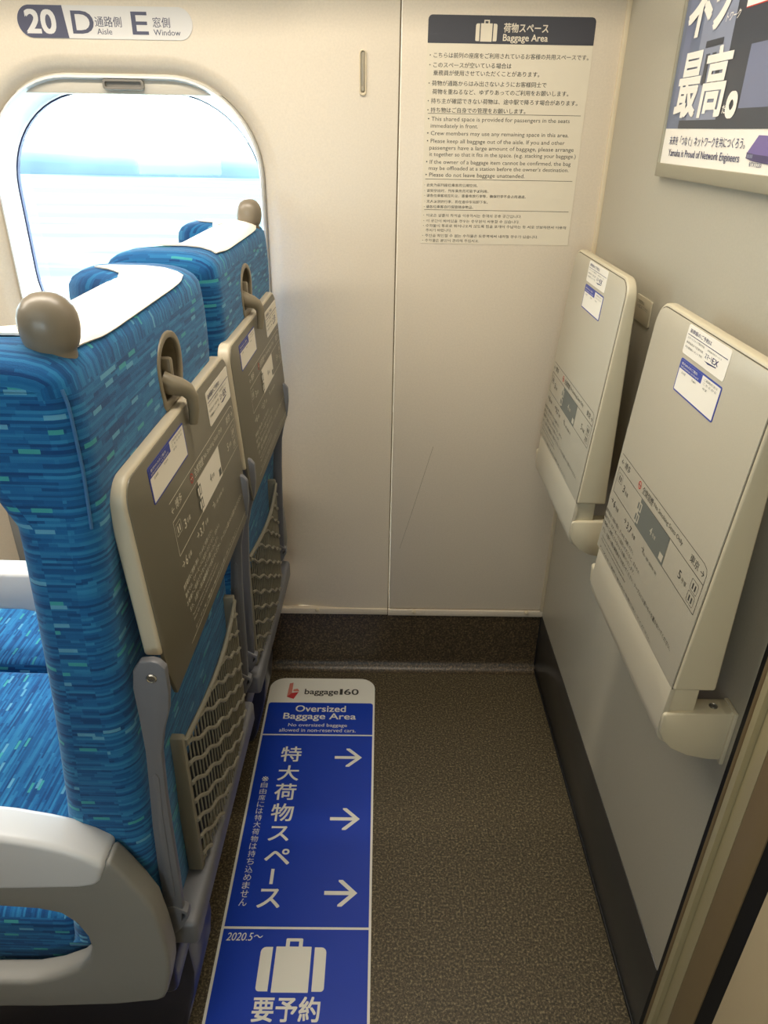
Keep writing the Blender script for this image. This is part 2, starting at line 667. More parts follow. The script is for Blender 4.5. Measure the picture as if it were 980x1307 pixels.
mb = MB()
window_panel(mb, -0.538, -1.04, 0.0285, 0.2105, 2.2, True)
window_panel(mb, -1.5635, -2.08, -1.04, 0.2105, 2.2, True)
mb.add([(-3.2, YW + 0.012, 0.2), (-2.08, YW + 0.012, 0.2), (-2.08, YW + 0.012, 2.2), (-3.2, YW + 0.012, 2.2)], [(0, 1, 2, 3)])
structure(mb, 'wall_window', WALL, 'beige wall panel round the train window', angle=60)
mb = MB()
mb.box((0.0315, YW, 0.2105), (0.4615, YW + 0.02, 2.2), 0.0025, 3)
structure(mb, 'wall_baggage', WALL, 'plain beige wall panel beside the bulkhead')
mb = MB()
mb.box((0.020, YW + 0.004, 0.19), (0.040, YW + 0.03, 2.2))
structure(mb, 'trim_2', SEAM, 'dark seam between the two wall panels')
mb = MB()
mb.box((0.4575, YW - 0.006, 0.2085), (XB + 0.002, YW + 0.01, 2.2), 0.0015)
structure(mb, 'trim_3', WALLTRIM, 'narrow beige bead in the corner')
# a fine scratch on the panel
mb = MB()
line(mb, lambda u, v, h: Vector((u, YW - h, v)), (0.134, 0.704), (0.085, 0.51), 0.0010, 0.0003, 0)
line(mb, lambda u, v, h: Vector((u, YW - h, v)), (0.085, 0.51), (0.058, 0.407), 0.0008, 0.0003, 0)
structure(mb, 'trim_4', SCRATCH, 'thin slanting scratch on the beige panel')


def make_window(idx, cx, bend):
    root = bpy.data.objects.new('window_%d' % idx, None)
    COL.objects.link(root)
    root['kind'] = 'structure'
    root['label'] = 'rounded train window with raised shade' if idx == 1 else 'next train window along the wall'
    root.location = (cx, YW, 1.17)
    ORIG[root.name] = (cx, YW, 1.17)
    # reveal from the recess line to the glass
    mb = MB()
    loops = []
    y0 = YW + 0.026
    for (d, grow, y, par) in ((0, 0.0, y0 + 0.012, RC), (0, -0.003, y0 - 0.002, RC), (0, -0.007, y0 - 0.004, RC), (0, -0.010, y0 + 0.004, RC), (0, 0.012, y0 + 0.040, GL), (0, 0.003, y0 + 0.064, GL), (0, 0.0, y0 + 0.068, GL), (0, 0.0, y0 + 0.084, GL)):
        loops.append([(x, y, z) for x, z in win_outline(cx, par['hw'], par['z0'], par['z1'], par['r'], grow)])
    rings(mb, loops)
    part(mb, 'window_frame', WINTRIM, root)
    mb = MB()
    rings(mb, [[(x, y0 + 0.074 + dy, z) for x, z in win_outline(cx, GL['hw'], GL['z0'], GL['z1'], GL['r'], g)] for g, dy in ((0.004, 0.0), (-0.003, 0.0), (-0.003, 0.012), (0.004, 0.012))])
    part(mb, 'window_gasket', GASKET, root)
    # blind housing with its pull
    mb = MB()
    mb.box((cx - 0.235, y0 + 0.006, 1.4535), (cx + 0.235, y0 + 0.060, 1.492), 0.002)
    bl = part(mb, 'window_blind', SHADEM, root)
    mb = MB()
    q = rrect(cx - 0.041, 1.4605, cx + 0.041, 1.479, 0.006)
    qi = rrect(cx - 0.036, 1.4650, cx + 0.036, 1.4745, 0.003)
    fn = lambda u, v, h: Vector((u + 0.014, y0 + 0.006 - h, v))
    mb.prism(q, fn, 0.0, 0.010, 0.001, 0, 2, qi)
    mb.prism(qi, fn, 0.0, 0.004)
    part(mb, 'blind_pull', SHADEPULL, bl)
    # pane
    mb = MB()
    mb.prism(win_outline(cx, GL['hw'], GL['z0'], GL['z1'], GL['r'], 0.003), lambda u, v, h: Vector((u, y0 + 0.078 + h, v)), 0.0, 0.005)
    gm = bpy.data.materials.get('window glass')
    if gm is None:
        gm = bpy.data.materials.new('window glass')
        gm.use_nodes = True
        N = gm.node_tree.nodes
        Lk = gm.node_tree.links
        N.remove(N['Principled BSDF'])
        t = N.new('ShaderNodeBsdfTransparent')
        t.inputs[0].default_value = (0.95, 0.98, 0.97, 1)
        g = N.new('ShaderNodeBsdfGlossy')
        g.inputs['Roughness'].default_value = 0.02
        fr = N.new('ShaderNodeFresnel')
        fr.inputs[0].default_value = 1.45
        mxs = N.new('ShaderNodeMixShader')
        geo = N.new('ShaderNodeNewGeometry')
        sub = N.new('ShaderNodeMath')
        sub.operation = 'SUBTRACT'
        sub.use_clamp = True
        Lk.new(fr.outputs[0], sub.inputs[0])
        Lk.new(geo.outputs['Backfacing'], sub.inputs[1])
        Lk.new(sub.outputs[0], mxs.inputs[0])
        Lk.new(t.outputs[0], mxs.inputs[1])
        Lk.new(g.outputs[0], mxs.inputs[2])
        Lk.new(mxs.outputs[0], N['Material Output'].inputs[0])
    part(mb, 'window_pane', gm, root)
    return root


make_window(1, -0.538, True)
make_window(2, -1.5635, False)

# bulkhead with its skirting
mb = MB()
mb.box((XB, YE, 0.193), (XB + 0.05, YW + 0.02, 2.2))
structure(mb, 'wall_bulkhead', BULK, 'grey beige bulkhead wall at the end of the car')
mb = MB()
mb.box((XB - 0.0015, YE, 0.0), (XB + 0.05, YW, 0.193), 0.0008)
structure(mb, 'baseboard_bulkhead', SKIRT, 'dark skirting along the bulkhead')
mb = MB()
mb.box((XB - 0.0045, YE, 0.0), (XB - 0.0005, YW, 0.008), 0.001)
mb.box((XB - 0.004, YW - 0.004, 0.0), (XB - 0.0005, YW - 0.0005, 0.19), 0.001)
structure(mb, 'trim_5', BLACK, 'black sealant line at the bulkhead foot')

# door jamb and sliding door at the aisle
root = bpy.data.objects.new('door_1', None)
COL.objects.link(root)
root['kind'] = 'structure'
root['label'] = 'beige sliding door and jamb at the aisle'
root.location = (0.5, 0.3, 0)
ORIG[root.name] = (0.5, 0.3, 0)


def vstrip(name, pts, m, closed=True):
    mb = MB()
    mb.prism(pts, lambda u, v, h: Vector((u, v, h)), 0.0, 2.15)
    return part(mb, name, m, root)


vstrip('jamb_edge', [(0.466, 0.6795), (0.4664, 0.672), (0.56, 0.672), (0.56, 0.6795)], BLACK)
vstrip('jamb_lip', [(0.4663, 0.672), (0.4700, 0.667), (0.56, 0.667), (0.56, 0.672)], JAMBM)
vstrip('jamb_strip', [(0.4685, 0.667), (0.4665, 0.664), (0.4690, 0.657), (0.4775, 0.657), (0.478, 0.650), (0.4785, 0.634), (0.56, 0.634), (0.56, 0.667)], JAMBL)
vstrip('jamb_face', [(0.4790, 0.6335), (0.4800, 0.610), (0.4900, 0.596), (0.56, 0.596), (0.56, 0.6335)], JAMBM)
vstrip('door_seal', [(0.492, 0.596), (0.497, 0.588), (0.503, 0.574), (0.56, 0.574), (0.56, 0.596)], BLACK)
vstrip('door_leaf', [(0.500, 0.574), (0.500, -0.30), (0.53, -0.30), (0.53, 0.574)], DOORM)

# the rest of the saloon and an added light blocker, behind and beside the camera
mb = MB()
mb.box((XB, -1.72, 0), (XB + 0.05, -0.28, 2.2))
structure(mb, 'wall_vestibule', BULK, 'bulkhead wall across the aisle')
mb = MB()
zo0, zo1 = 1.00, 1.46
mb.box((-3.2, -1.76, 0), (XB + 0.1, -1.70, zo0), m=1)  # unseen lower wall made dark blue to absorb bounced light
mb.box((-3.2, -1.76, zo1), (XB + 0.1, -1.70, 2.2))
for xa, xb_ in ((-3.2, -1.62), (-1.06, -0.58), (-0.02, XB + 0.1)):
    mb.box((xa, -1.76, zo0), (xb_, -1.70, zo1))
mb2 = MB()
mb2.box((-3.2, -1.58, 0), (-0.36, -0.58, 1.12), 0.02)  # added box blocks low window light, in place of the seat row
structure(mb2, 'seat_row_blocker', ABSORB, 'unseen blue light blocker in place of the seats across the aisle')
structure(mb, 'wall_opposite', [WALL, ABSORB], 'wall on the far side of the aisle')
for k, xa in ((3, -0.58), (4, -1.62)):
    mb = MB()
    mb.box((xa, -1.735, zo0), (xa + 0.56, -1.73, zo1))
    structure(mb, 'window_%d' % k, bpy.data.materials['window glass'], 'window on the far side of the aisle')
mb = MB()
mb.box((-3.26, -1.72, 0), (-3.2, YW + 0.02, 2.2))
structure(mb, 'wall_front', ENDW, 'far end of the saloon')
mb = MB()
mb.box((-3.2, -1.76, 2.17), (XB + 0.1, YW + 0.1, 2.25))
structure(mb, 'ceiling', CEIL, 'pale ceiling')
mb = MB()
mb.box((-3.2, 1.35, 1.82), (XB, YW, 1.86), 0.01)
structure(mb, 'trim_6', CEIL, 'luggage shelf over the window seats')

# outside the window
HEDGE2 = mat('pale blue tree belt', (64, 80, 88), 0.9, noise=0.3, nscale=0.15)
GROUND = bpy.data.materials.new('strip fields')
GROUND.use_nodes = True
_n, _l = GROUND.node_tree.nodes, GROUND.node_tree.links
_tc = _n.new('ShaderNodeTexCoord')
_mp = _n.new('ShaderNodeMapping')
_mp.inputs['Scale'].default_value = (0.06, 0.42, 1)
_nz = _n.new('ShaderNodeTexNoise')
_nz.inputs['Scale'].default_value = 1.0
_nz.inputs['Detail'].default_value = 4
_rp = _n.new('ShaderNodeValToRGB')
_rp.color_ramp.elements[0].position, _rp.color_ramp.elements[1].position = 0.44, 0.66
_rp.color_ramp.elements[0].color = (0.036, 0.074, 0.066, 1)
_rp.color_ramp.elements[1].color = (0.17, 0.175, 0.16, 1)
_l.new(_tc.outputs['Object'], _mp.inputs['Vector'])
_l.new(_mp.outputs[0], _nz.inputs['Vector'])
_l.new(_nz.outputs['Fac'], _rp.inputs['Fac'])
_l.new(_rp.outputs[0], _n['Principled BSDF'].inputs['Base Color'])
_n['Principled BSDF'].inputs['Roughness'].default_value = 1.0
BARR = mat('white barrier', (232, 232, 228), 0.8)
mb = MB()
mb.add([(-160, 2.6, -2.5), (120, 2.6, -2.5), (120, 220, -2.5), (-160, 220, -2.5)], [(0, 1, 2, 3)])
structure(mb, 'ground', GROUND, 'pale ground outside the window')
mb = MB()
mb.box((-60, 4.4, -2.5), (40, 4.6, 0.55), 0.02)
structure(mb, 'wall_trackside', BARR, 'white trackside barrier outside the window')


def hedge(y, x0, x1, zt, dep, seed, m, label):
    rnd = random.Random(seed)
    mb = MB()
    n = 40
    vs, fs = [], []
    ph = [rnd.uniform(0, 6) for _ in range(6)]
    for i in range(n + 1):
        x = x0 + (x1 - x0) * i / n
        e = min(1, 6 * min(i, n - i) / n + 0.15)
        hgt = (zt + 2.5) * e * (0.8 + 0.12 * sin(i * 0.9 + ph[0]) + 0.08 * sin(i * 2.3 + ph[1]))
        for k in range(9):
            a = pi * k / 8
            vs.append((x, y - dep * cos(a) * (0.8 + 0.2 * sin(i * 1.3 + ph[2])), -2.5 + hgt * sin(a) ** 0.6))
    for i in range(n):
        for k in range(8):
            fs.append((i * 9 + k, (i + 1) * 9 + k, (i + 1) * 9 + k + 1, i * 9 + k + 1))
    mb.add(vs, fs)
    tag(mb.build('hedgerow', m, None, 80), label, 'hedge', 'greenery outside the window')


hedge(70, -170, 90, -0.7, 3.0, 3, HEDGE2, 'bluish tree belt far across the pale fields outside the window')

# =================================================================== SIGNS
# --- floor sign
mb = MB()
fn = frame((0, 0, 0), (1, 0, 0), (0, 1, 0), (0, 0, 1))
root = thing('floor_sign', 'long blue and white floor sticker for oversized baggage on the brown floor', 'floor sign', (-0.152, 1.1, 0))
base = rrect(-0.300, 0.60, -0.0035, 1.594, (0.002, 0.002, 0.042, 0.042), 10)
mb.prism(base, fn, 0.0, 0.0012)
part(mb, 'sign_base', SIGNW, root)
mb = MB()
H = 0.0015
rect(mb, fn, -0.2945, 1.378, -0.0085, 1.4945, H, 0, (0, 0, 0.008, 0.008))
rect(mb, fn, -0.2945, 0.8655, -0.0085, 1.3735, H, 0)
rect(mb, fn, -0.2945, 0.6045, -0.0085, 0.8605, H, 0)
part(mb, 'blue_panel', SIGNB, root)
mb = MB()
H = 0.0018
text(mb, fn, 'Oversized', -0.2183, 1.4600, -0.0823, 1.4835, H, 0, 0.012, 4)
text(mb, fn, 'Baggage Area', -0.2482, 1.4255, -0.0538, 1.4545, H, 0, 0.012, 4)
text(mb, fn, 'No oversized baggage', -0.2319, 1.4015, -0.0762, 1.4165, H, 0, 0.004, 3)
text(mb, fn, 'allowed in non-reserved cars.', -0.2535, 1.3860, -0.0524, 1.3985, H, 0, 0.004, 3)
part(mb, 'english_lettering', SIGNW, root)
mb = MB()
# vertical main line
yb = 1.2862
for ch, y0, y1, xa, xb in (('特', 1.2862, 1.3345, -0.2375, -0.1872), ('大', 1.2270, 1.2730, -0.2375, -0.1872), ('荷', 1.1700, 1.2170, -0.2385, -0.1882), ('物', 1.1110, 1.1590, -0.2385, -0.1882),
                           ('ス', 1.0600, 1.0970, -0.2365, -0.1915), ('ペ', 1.0020, 1.0390, -0.2370, -0.1830), ('ス', 0.9045, 0.9450, -0.2375, -0.1915)):
    text(mb, fn, ch, xa, y0, xb, y1, H, 0, 0.012, 4)
rect(mb, fn, -0.2185, 0.956, -0.2115, 0.991, H, 0)
part(mb, 'vertical_title', SIGNW, root)
mb = MB()
vt = '※自由席には特大荷物は持ち込めません'
y = 1.2402
st = (1.2402 - 0.9065) / len(vt)
for k, ch in enumerate(vt):
    yy = y - (k + 1) * st
    text(mb, fn, ch, -0.2745, yy + st * 0.08, -0.2585, yy + st * 0.92, H, 0, 0.0, 2)
part(mb, 'vertical_note', SIGNW, root)
mb = MB()
for yc in (1.3005, 1.1185, 0.9375):
    mb2 = MB()
    line(mb2, fn, (-0.102, yc), (-0.040, yc), 0.0088, H, 0)
    for sgn in (1, -1):
        poly(mb2, fn, [(-0.0335, yc), (-0.0650, yc + sgn * 0.0295), (-0.0735, yc + sgn * 0.0295), (-0.0735, yc + sgn * 0.0255), (-0.0455, yc)][::sgn], H, 0)
    part(mb2, 'arrow', SIGNW, root)
mb2 = MB()
text(mb2, fn, '2020.5～', -0.2861, 0.8372, -0.2170, 0.8530, H, 0, 0.006, 3, 0.18)
part(mb2, 'date_lettering', SIGNW, root)
mb2 = MB()
suitcase(mb2, fn, -0.2150, 0.7425, -0.0890, 0.8425, H, 0)
part(mb2, 'suitcase_symbol', SIGNW, root)
text(mb, fn, '要予約', -0.2145, 0.694, -0.0940, 0.7352, H, 0, 0.02, 4)
part(mb, 'title_lettering', SIGNW, root)
mb = MB()
text(mb, fn, 'baggage', -0.2000, 1.5215, -0.1065, 1.5490, H, 0, 0.016, 4)
text(mb, fn, '1', -0.1015, 1.5275, -0.0945, 1.5500, H, 0, 0.010, 4)
text(mb, fn, '60', -0.0895, 1.5275, -0.0495, 1.5500, H, 0, 0.010, 4)
part(mb, 'black_lettering', INKD, root)
mb = MB()
lg = lambda u, v, h=0: fn(-0.2500 + u * 0.0345, 1.5085 + v * 0.066, h)
poly(mb, lg, [(0.05, 0.12), (0.42, 0.08), (0.42, 1.0), (0.12, 0.95)], H, 1)
poly(mb, lg, [(0.05, 0.12), (0.62, 0.0), (0.95, 0.42), (0.42, 0.36)], H + 0.0002, 0)
poly(mb, lg, [(0.50, 0.46), (1.0, 0.46), (0.84, 0.62), (0.50, 0.58)], H, 1)
part(mb, 'emblem', [LOGO1, LOGO2], root)

# --- baggage notice on the wall
root = thing('baggage_notice', 'tall cream baggage area notice with dark header on the beige wall', 'sign', (0.243, YW, 1.39))
fn = frame((0, YW, 0), (1, 0, 0), (0, 0, 1), (0, -1, 0))
mb = MB()
mb.prism(rrect(0.0825, 1.1815, 0.4040, 1.5935, (0.001, 0.001, 0.008, 0.008)), fn, 0.0, 0.0007)
part(mb, 'notice_film', NOTICE, root)
mb = MB()
rect(mb, fn, 0.0829, 1.5475, 0.4036, 1.5931, 0.0009, 0, (0, 0, 0.008, 0.008))
part(mb, 'notice_header', NOTICED, root)
mb = MB()
H = 0.0011
suitcase(mb, fn, 0.1745, 1.5510, 0.2155, 1.5860, H, 0)
text(mb, fn, '荷物スペース', 0.2281, 1.5665, 0.3136, 1.5815, H, 0, 0.018, 3)
text(mb, fn, 'Baggage Area', 0.2278, 1.5492, 0.3142, 1.5638, H, 0, 0.012, 3)
part(mb, 'header_lettering', NOTICE, root)
mb = MB()
H = 0.0009
J = [('・こちらは前列の座席をご利用されているお客様の共用スペースです。', .0879, .3975, 1.5232), ('・このスペースが空いている場合は', .0879, .2486, 1.5070), ('乗務員が使用させていただくことがあります。', .0963, .3051, 1.4937),
     ('・荷物が通路からはみ出さないようにお客様同士で', .0877, .3210, 1.4762), ('荷物を重ねるなど、ゆずりあってのご利用をお願いします。', .0959, .3667, 1.4618), ('・持ち主が確認できない荷物は、途中駅で降ろす場合があります。', .0874, .3870, 1.4458), ('・持ち物はご自身での管理をお願いします。', .0874, .2845, 1.4300)]
for b, a, c, z in J:
    text(mb, fn, b, a, z, c, z + 0.0092, H, 0, 0.012, 2)
Eng = [('• This shared space is provided for passengers in the seats', .0890, .3758, 1.4130), ('immediately in front.', .0953, .1910, 1.4008), ('• Crew members may use any remaining space in this area.', .0885, .3771, 1.3875),
       ('• Please keep all baggage out of the aisle. If you and other', .0887, .3708, 1.3735), ('passengers have a large amount of baggage, please arrange', .0946, .3911, 1.3612), ('it together so that it fits in the space. (e.g. stacking your baggage.)', .0951, .3969, 1.3492),
       ('• If the owner of a baggage item cannot be confirmed, the bag', .0887, .3885, 1.3350), ('may be offloaded at a station before the owner\'s destination.', .0950, .3859, 1.3236), ('• Please do not leave baggage unattended.', .0885, .2955, 1.3108)]
for b, a, c, z in Eng:
    text(mb, fn, b, a, z, c, z + 0.0098, H, 0, 0.0, 2)
Chi = [('・此处为前列座位乘客的公用空间。', .0871, .1991, 1.2942), ('・该处空出时，列车乘务员可能予以利用。', .0876, .2223, 1.2834), ('・请各位乘客相互礼让，重叠堆放行李等，确保行李不会占用通道。', .0879, .3023, 1.2739), ('・无人认领的行李，将在途中车站卸下车。', .0884, .2228, 1.2624), ('・请各位乘客自行保管随身物品。', .0876, .1931, 1.2522)]
Kor = [('・이곳은 앞줄의 좌석을 이용하시는 승객의 공용 공간입니다.', .0874, .2971, 1.2353), ('・이 공간이 비어있을 경우는 승무원이 사용할 수 있습니다.', .0879, .2939, 1.2244), ('・수하물이 통로로 튀어나오지 않도록 짐을 포개어 수납하는 등 서로 양보하면서 이용해', .0874, .3952, 1.2145),
       ('주시기 바랍니다.', .0938, .1491, 1.2055), ('・주인을 확인할 수 없는 수하물은 도중역에서 내려질 경우가 있습니다.', .0869, .3371, 1.1947), ('・수하물은 본인이 관리해 주십시오.', .0874, .2103, 1.1848)]
for b, a, c, z in Chi + Kor:
    text(mb, fn, b, a, z, c, z + 0.0062, H, 0, 0.006, 1)
for z in (1.4285, 1.3086, 1.2494):
    line(mb, fn, (0.0885, z), (0.3965, z), 0.0008, H, 0)
part(mb, 'notice_lettering', INKD, root)

# --- seat number label over the window
root = thing('seat_number_label', 'rounded seat number label for row 20 above the window', 'sign', (-0.538, YW, 1.572))
mb = MB()
yoff = wall_bend(-0.5)
fn = frame((0, YW + yoff, 0), (1, 0, 0), (0, 0, 1), (0, -1, 0))
mb.prism(rrect(-0.7066, 1.5450, -0.3706, 1.5985, 0.0267, 10), fn, 0.0, 0.0012)
part(mb, 'label_plate', LABELW, root)
mb = MB()
pl = rrect(-0.7062, 1.5454, -0.60, 1.5981, (0.0263, 0, 0, 0.0263), 10)
pl = [(-0.6115, q[1]) if (abs(q[0] + 0.60) < 1e-6 and q[1] < 1.57) else ((-0.6175, q[1]) if abs(q[0] + 0.60) < 1e-6 else q) for q in pl]
poly(mb, fn, pl, 0.0014, 0)
part(mb, 'number_ground', LABELD, root)
mb = MB()
H = 0.0014
mb2 = MB()
text(mb2, fn, 'D', -0.6020, 1.5535, -0.5610, 1.5895, H, 0, 0.01, 4)
part(mb2, 'seat_letter', LABELD, root)
mb2 = MB()
text(mb2, fn, 'E', -0.4870, 1.5535, -0.4570, 1.5895, H, 0, 0.01, 4)
part(mb2, 'seat_letter', LABELD, root)
text(mb, fn, '通路側', -0.5580, 1.5645, -0.5070, 1.5815, H, 0, 0.006, 3)
text(mb, fn, 'Aisle', -0.5560, 1.5525, -0.5272, 1.5620, H, 0, 0.006, 3)
part(mb, 'aisle_lettering', LABELD, root)
mb = MB()
text(mb, fn, '窓側', -0.4470, 1.5650, -0.4138, 1.5818, H, 0, 0.006, 3)
text(mb, fn, 'Window', -0.4470, 1.5525, -0.3952, 1.5620, H, 0, 0.006, 3)
part(mb, 'window_lettering', LABELD, root)
mb = MB()
text(mb, fn, '20', -0.6900, 1.5530, -0.6340, 1.5900, 0.0016, 0, 0.028, 4)
part(mb, 'row_number', LABELW, root)

# --- coat hook recess
root = thing('coat_hook', 'slim pill shaped folding coat hook on the beige wall', 'hook', (-0.042, YW, 1.496))
fn = frame((0, YW + wall_bend(-0.042), 0), (1, 0, 0), (0, 0, 1), (0, -1, 0))
mb = MB()
o = rrect(-0.0490, 1.4570, -0.0350, 1.5350, 0.0069, 8)
i_ = rrect(-0.0462, 1.4620, -0.0378, 1.5322, 0.0041, 8)
mb.prism(o, fn, 0.0, 0.004, 0.0012, 0, 2, i_)
part(mb, 'hook_bezel', WALLTRIM, root)
mb = MB()
mb.prism(rrect(-0.0460, 1.4622, -0.0380, 1.5320, 0.0039, 8), fn, 0.0, 0.0015, 0.0005)
mb.prism(rrect(-0.0452, 1.4640, -0.0388, 1.4730, 0.003, 6), fn, 0.0, 0.0045, 0.001)
part(mb, 'hook_tongue', mat('pale hook', (150, 140, 120), 0.3), root)

# --- advertising poster on the bulkhead
root = thing('advertising_poster', 'framed blue grey advertising poster high on the bulkhead', 'poster', (XB, 0.95, 1.5))
PB, PT_, PL, PR_ = 1.3375, 1.95, 1.322, 0.55
fn = frame((XB, 0, 0), (0, -1, 0), (0, 0, 1), (-1, 0, 0))
mb = MB()
mb.prism(rrect(-PL, PB, -PR_, PT_, 0.002), fn, 0.0, 0.013, 0.0015, 0, 2, rrect(-PL + 0.007, PB + 0.020, -PR_ - 0.020, PT_ - 0.020, 0.001))
part(mb, 'poster_frame', POSTF, root)
mb = MB()
uL, uR, vB, vT = -PL + 0.006, -PR_ - 0.018, PB + 0.018, PT_ - 0.018
H = 0.009
fp = lambda u, v, h=0.0: fn(u, v, H + h)
mb.prism([(uL, vB), (uR, vB), (uR, vT), (uL, vT)], fp, -0.004, 0.0, m=0)
e = 0.0002
rect(mb, fp, uL, 1.4068, uR, vT, e, 1)                      # photo part
rect(mb, fp, -1.235, 1.4068, -1.115, 1.62, 2 * e, 2)        # pale racks
rect(mb, fp, -1.262, 1.4069, -1.125, 1.418, 3 * e, 3)       # dark plinth
rect(mb, fp, -1.125, 1.4068, uR, vT, 3 * e, 3)              # dark column
rect(mb, fp, -1.060, 1.430, uR, 1.500, 4 * e, 4)            # slate block
rect(mb, fp, -1.035, 1.500, uR, 1.545, 4 * e, 5)
rect(mb, fp, -1.210, 1.508, -1.150, 1.516, 4 * e, 3)
for k in range(3):
    rect(mb, fp, -1.202 + 0.022 * k, 1.462, -1.188 + 0.022 * k, 1.500, 4 * e, 3)
rect(mb, fp, -1.300, 1.44, -1.272, 1.60, 2 * e, 4)
rect(mb, fp, -1.098, 1.5424, uR, vT, 5 * e, 0)              # white block at the top
rect(mb, fp, -1.098, 1.5410, uR, 1.5424, 5 * e, 6)
part(mb, 'poster_print', [P_WH, P_BG, P_LT, P_DK, P_RT, P_DK, INKR], root)
mb = MB()
text(mb, fp, '最', -1.2900, 1.4235, -1.2080, 1.5045, 7 * e, 0, 0.025, 5, 0.06)
text(mb, fp, '高', -1.1950, 1.4225, -1.1130, 1.5050, 7 * e, 0, 0.025, 5, 0.06)
text(mb, fp, 'だ', -1.1080, 1.4250, -1.0960, 1.4350, 7 * e, 0, 0.01, 3)
text(mb, fp, '。', -1.0960, 1.4210, -1.0670, 1.4480, 7 * e, 0, 0.03, 5)
part(mb, 'lower_headline', P_WH, root)
mb = MB()
text(mb, fp, 'ネ', -1.2960, 1.5270, -1.2130, 1.6080, 7 * e, 0, 0.03, 5, 0.1)
text(mb, fp, 'ッ', -1.2080, 1.5300, -1.1450, 1.5900, 7 * e, 0, 0.03, 5, 0.1)
text(mb, fp, 'トワーク', -1.1550, 1.5330, -1.1130, 1.5430, 7 * e, 0, 0.012, 3, 0.3)
part(mb, 'upper_headline', P_WH, root)
mb = MB()
text(mb, fp, '未来を「つなぐ」ネットワークを共につくろう。', -1.2870, 1.3840, -1.0160, 1.3970, 4 * e, 0, 0.008, 3)
part(mb, 'slogan', NAVY, root)
mb = MB()
text(mb, fp, 'Yamaha is Proud of Network Engineers', -1.2830, 1.3655, -1.0240, 1.3785, 4 * e, 0, 0.006, 3)
part(mb, 'english_slogan', NAVY, root)
mb = MB()
text(mb, fp, 'RTX1220', -0.9930, 1.3650, -0.9600, 1.3700, 4 * e, 0, 0.0, 2)
part(mb, 'caption', NAVY, root)
mb = MB()
poly(mb, fp, [(-1.005, 1.381), (-0.984, 1.4000), (-0.80, 1.397), (-0.82, 1.3745), (-0.946, 1.3745)], 3 * e, 0)
poly(mb, fp, [(-1.006, 1.381), (-1.006, 1.374), (-0.985, 1.3712), (-0.985, 1.379)], 4 * e, 1)
poly(mb, fp, [(-0.985, 1.379), (-0.985, 1.3712), (-0.83, 1.3640), (-0.83, 1.3745)], 4 * e, 1)
for k in range(4):
    rect(mb, fp, -1.003 + k * 0.004, 1.3745, -1.0005 + k * 0.004, 1.3785, 5 * e, 2)
part(mb, 'device_picture', [P_PU, P_PD, P_LT], root)

# --- small plate on the bulkhead behind the trays
root = thing('notice_plate', 'small beige notice plate on the bulkhead between the two trays', 'sign', (XB, 1.29, 1.12))
fn = frame((XB, 0, 0), (0, -1, 0), (0, 0, 1), (-1, 0, 0))
mb = MB()
mb.prism(rrect(-1.330, 1.100, -1.250, 1.145, 0.004), fn, 0.0, 0.003, 0.0008)
part(mb, 'plate', mat('beige plate', (186, 176, 150), 0.4), root)
mb = MB()
for k, b in enumerate(('ご使用後は', '元の位置に戻してください')):
    text(mb, fn, b, -1.322, 1.132 - 0.008 * k, -1.285 if k == 0 else -1.262, 1.138 - 0.008 * k, 0.0034, 0, 0.004, 2)
part(mb, 'plate_lettering', INKG, root)


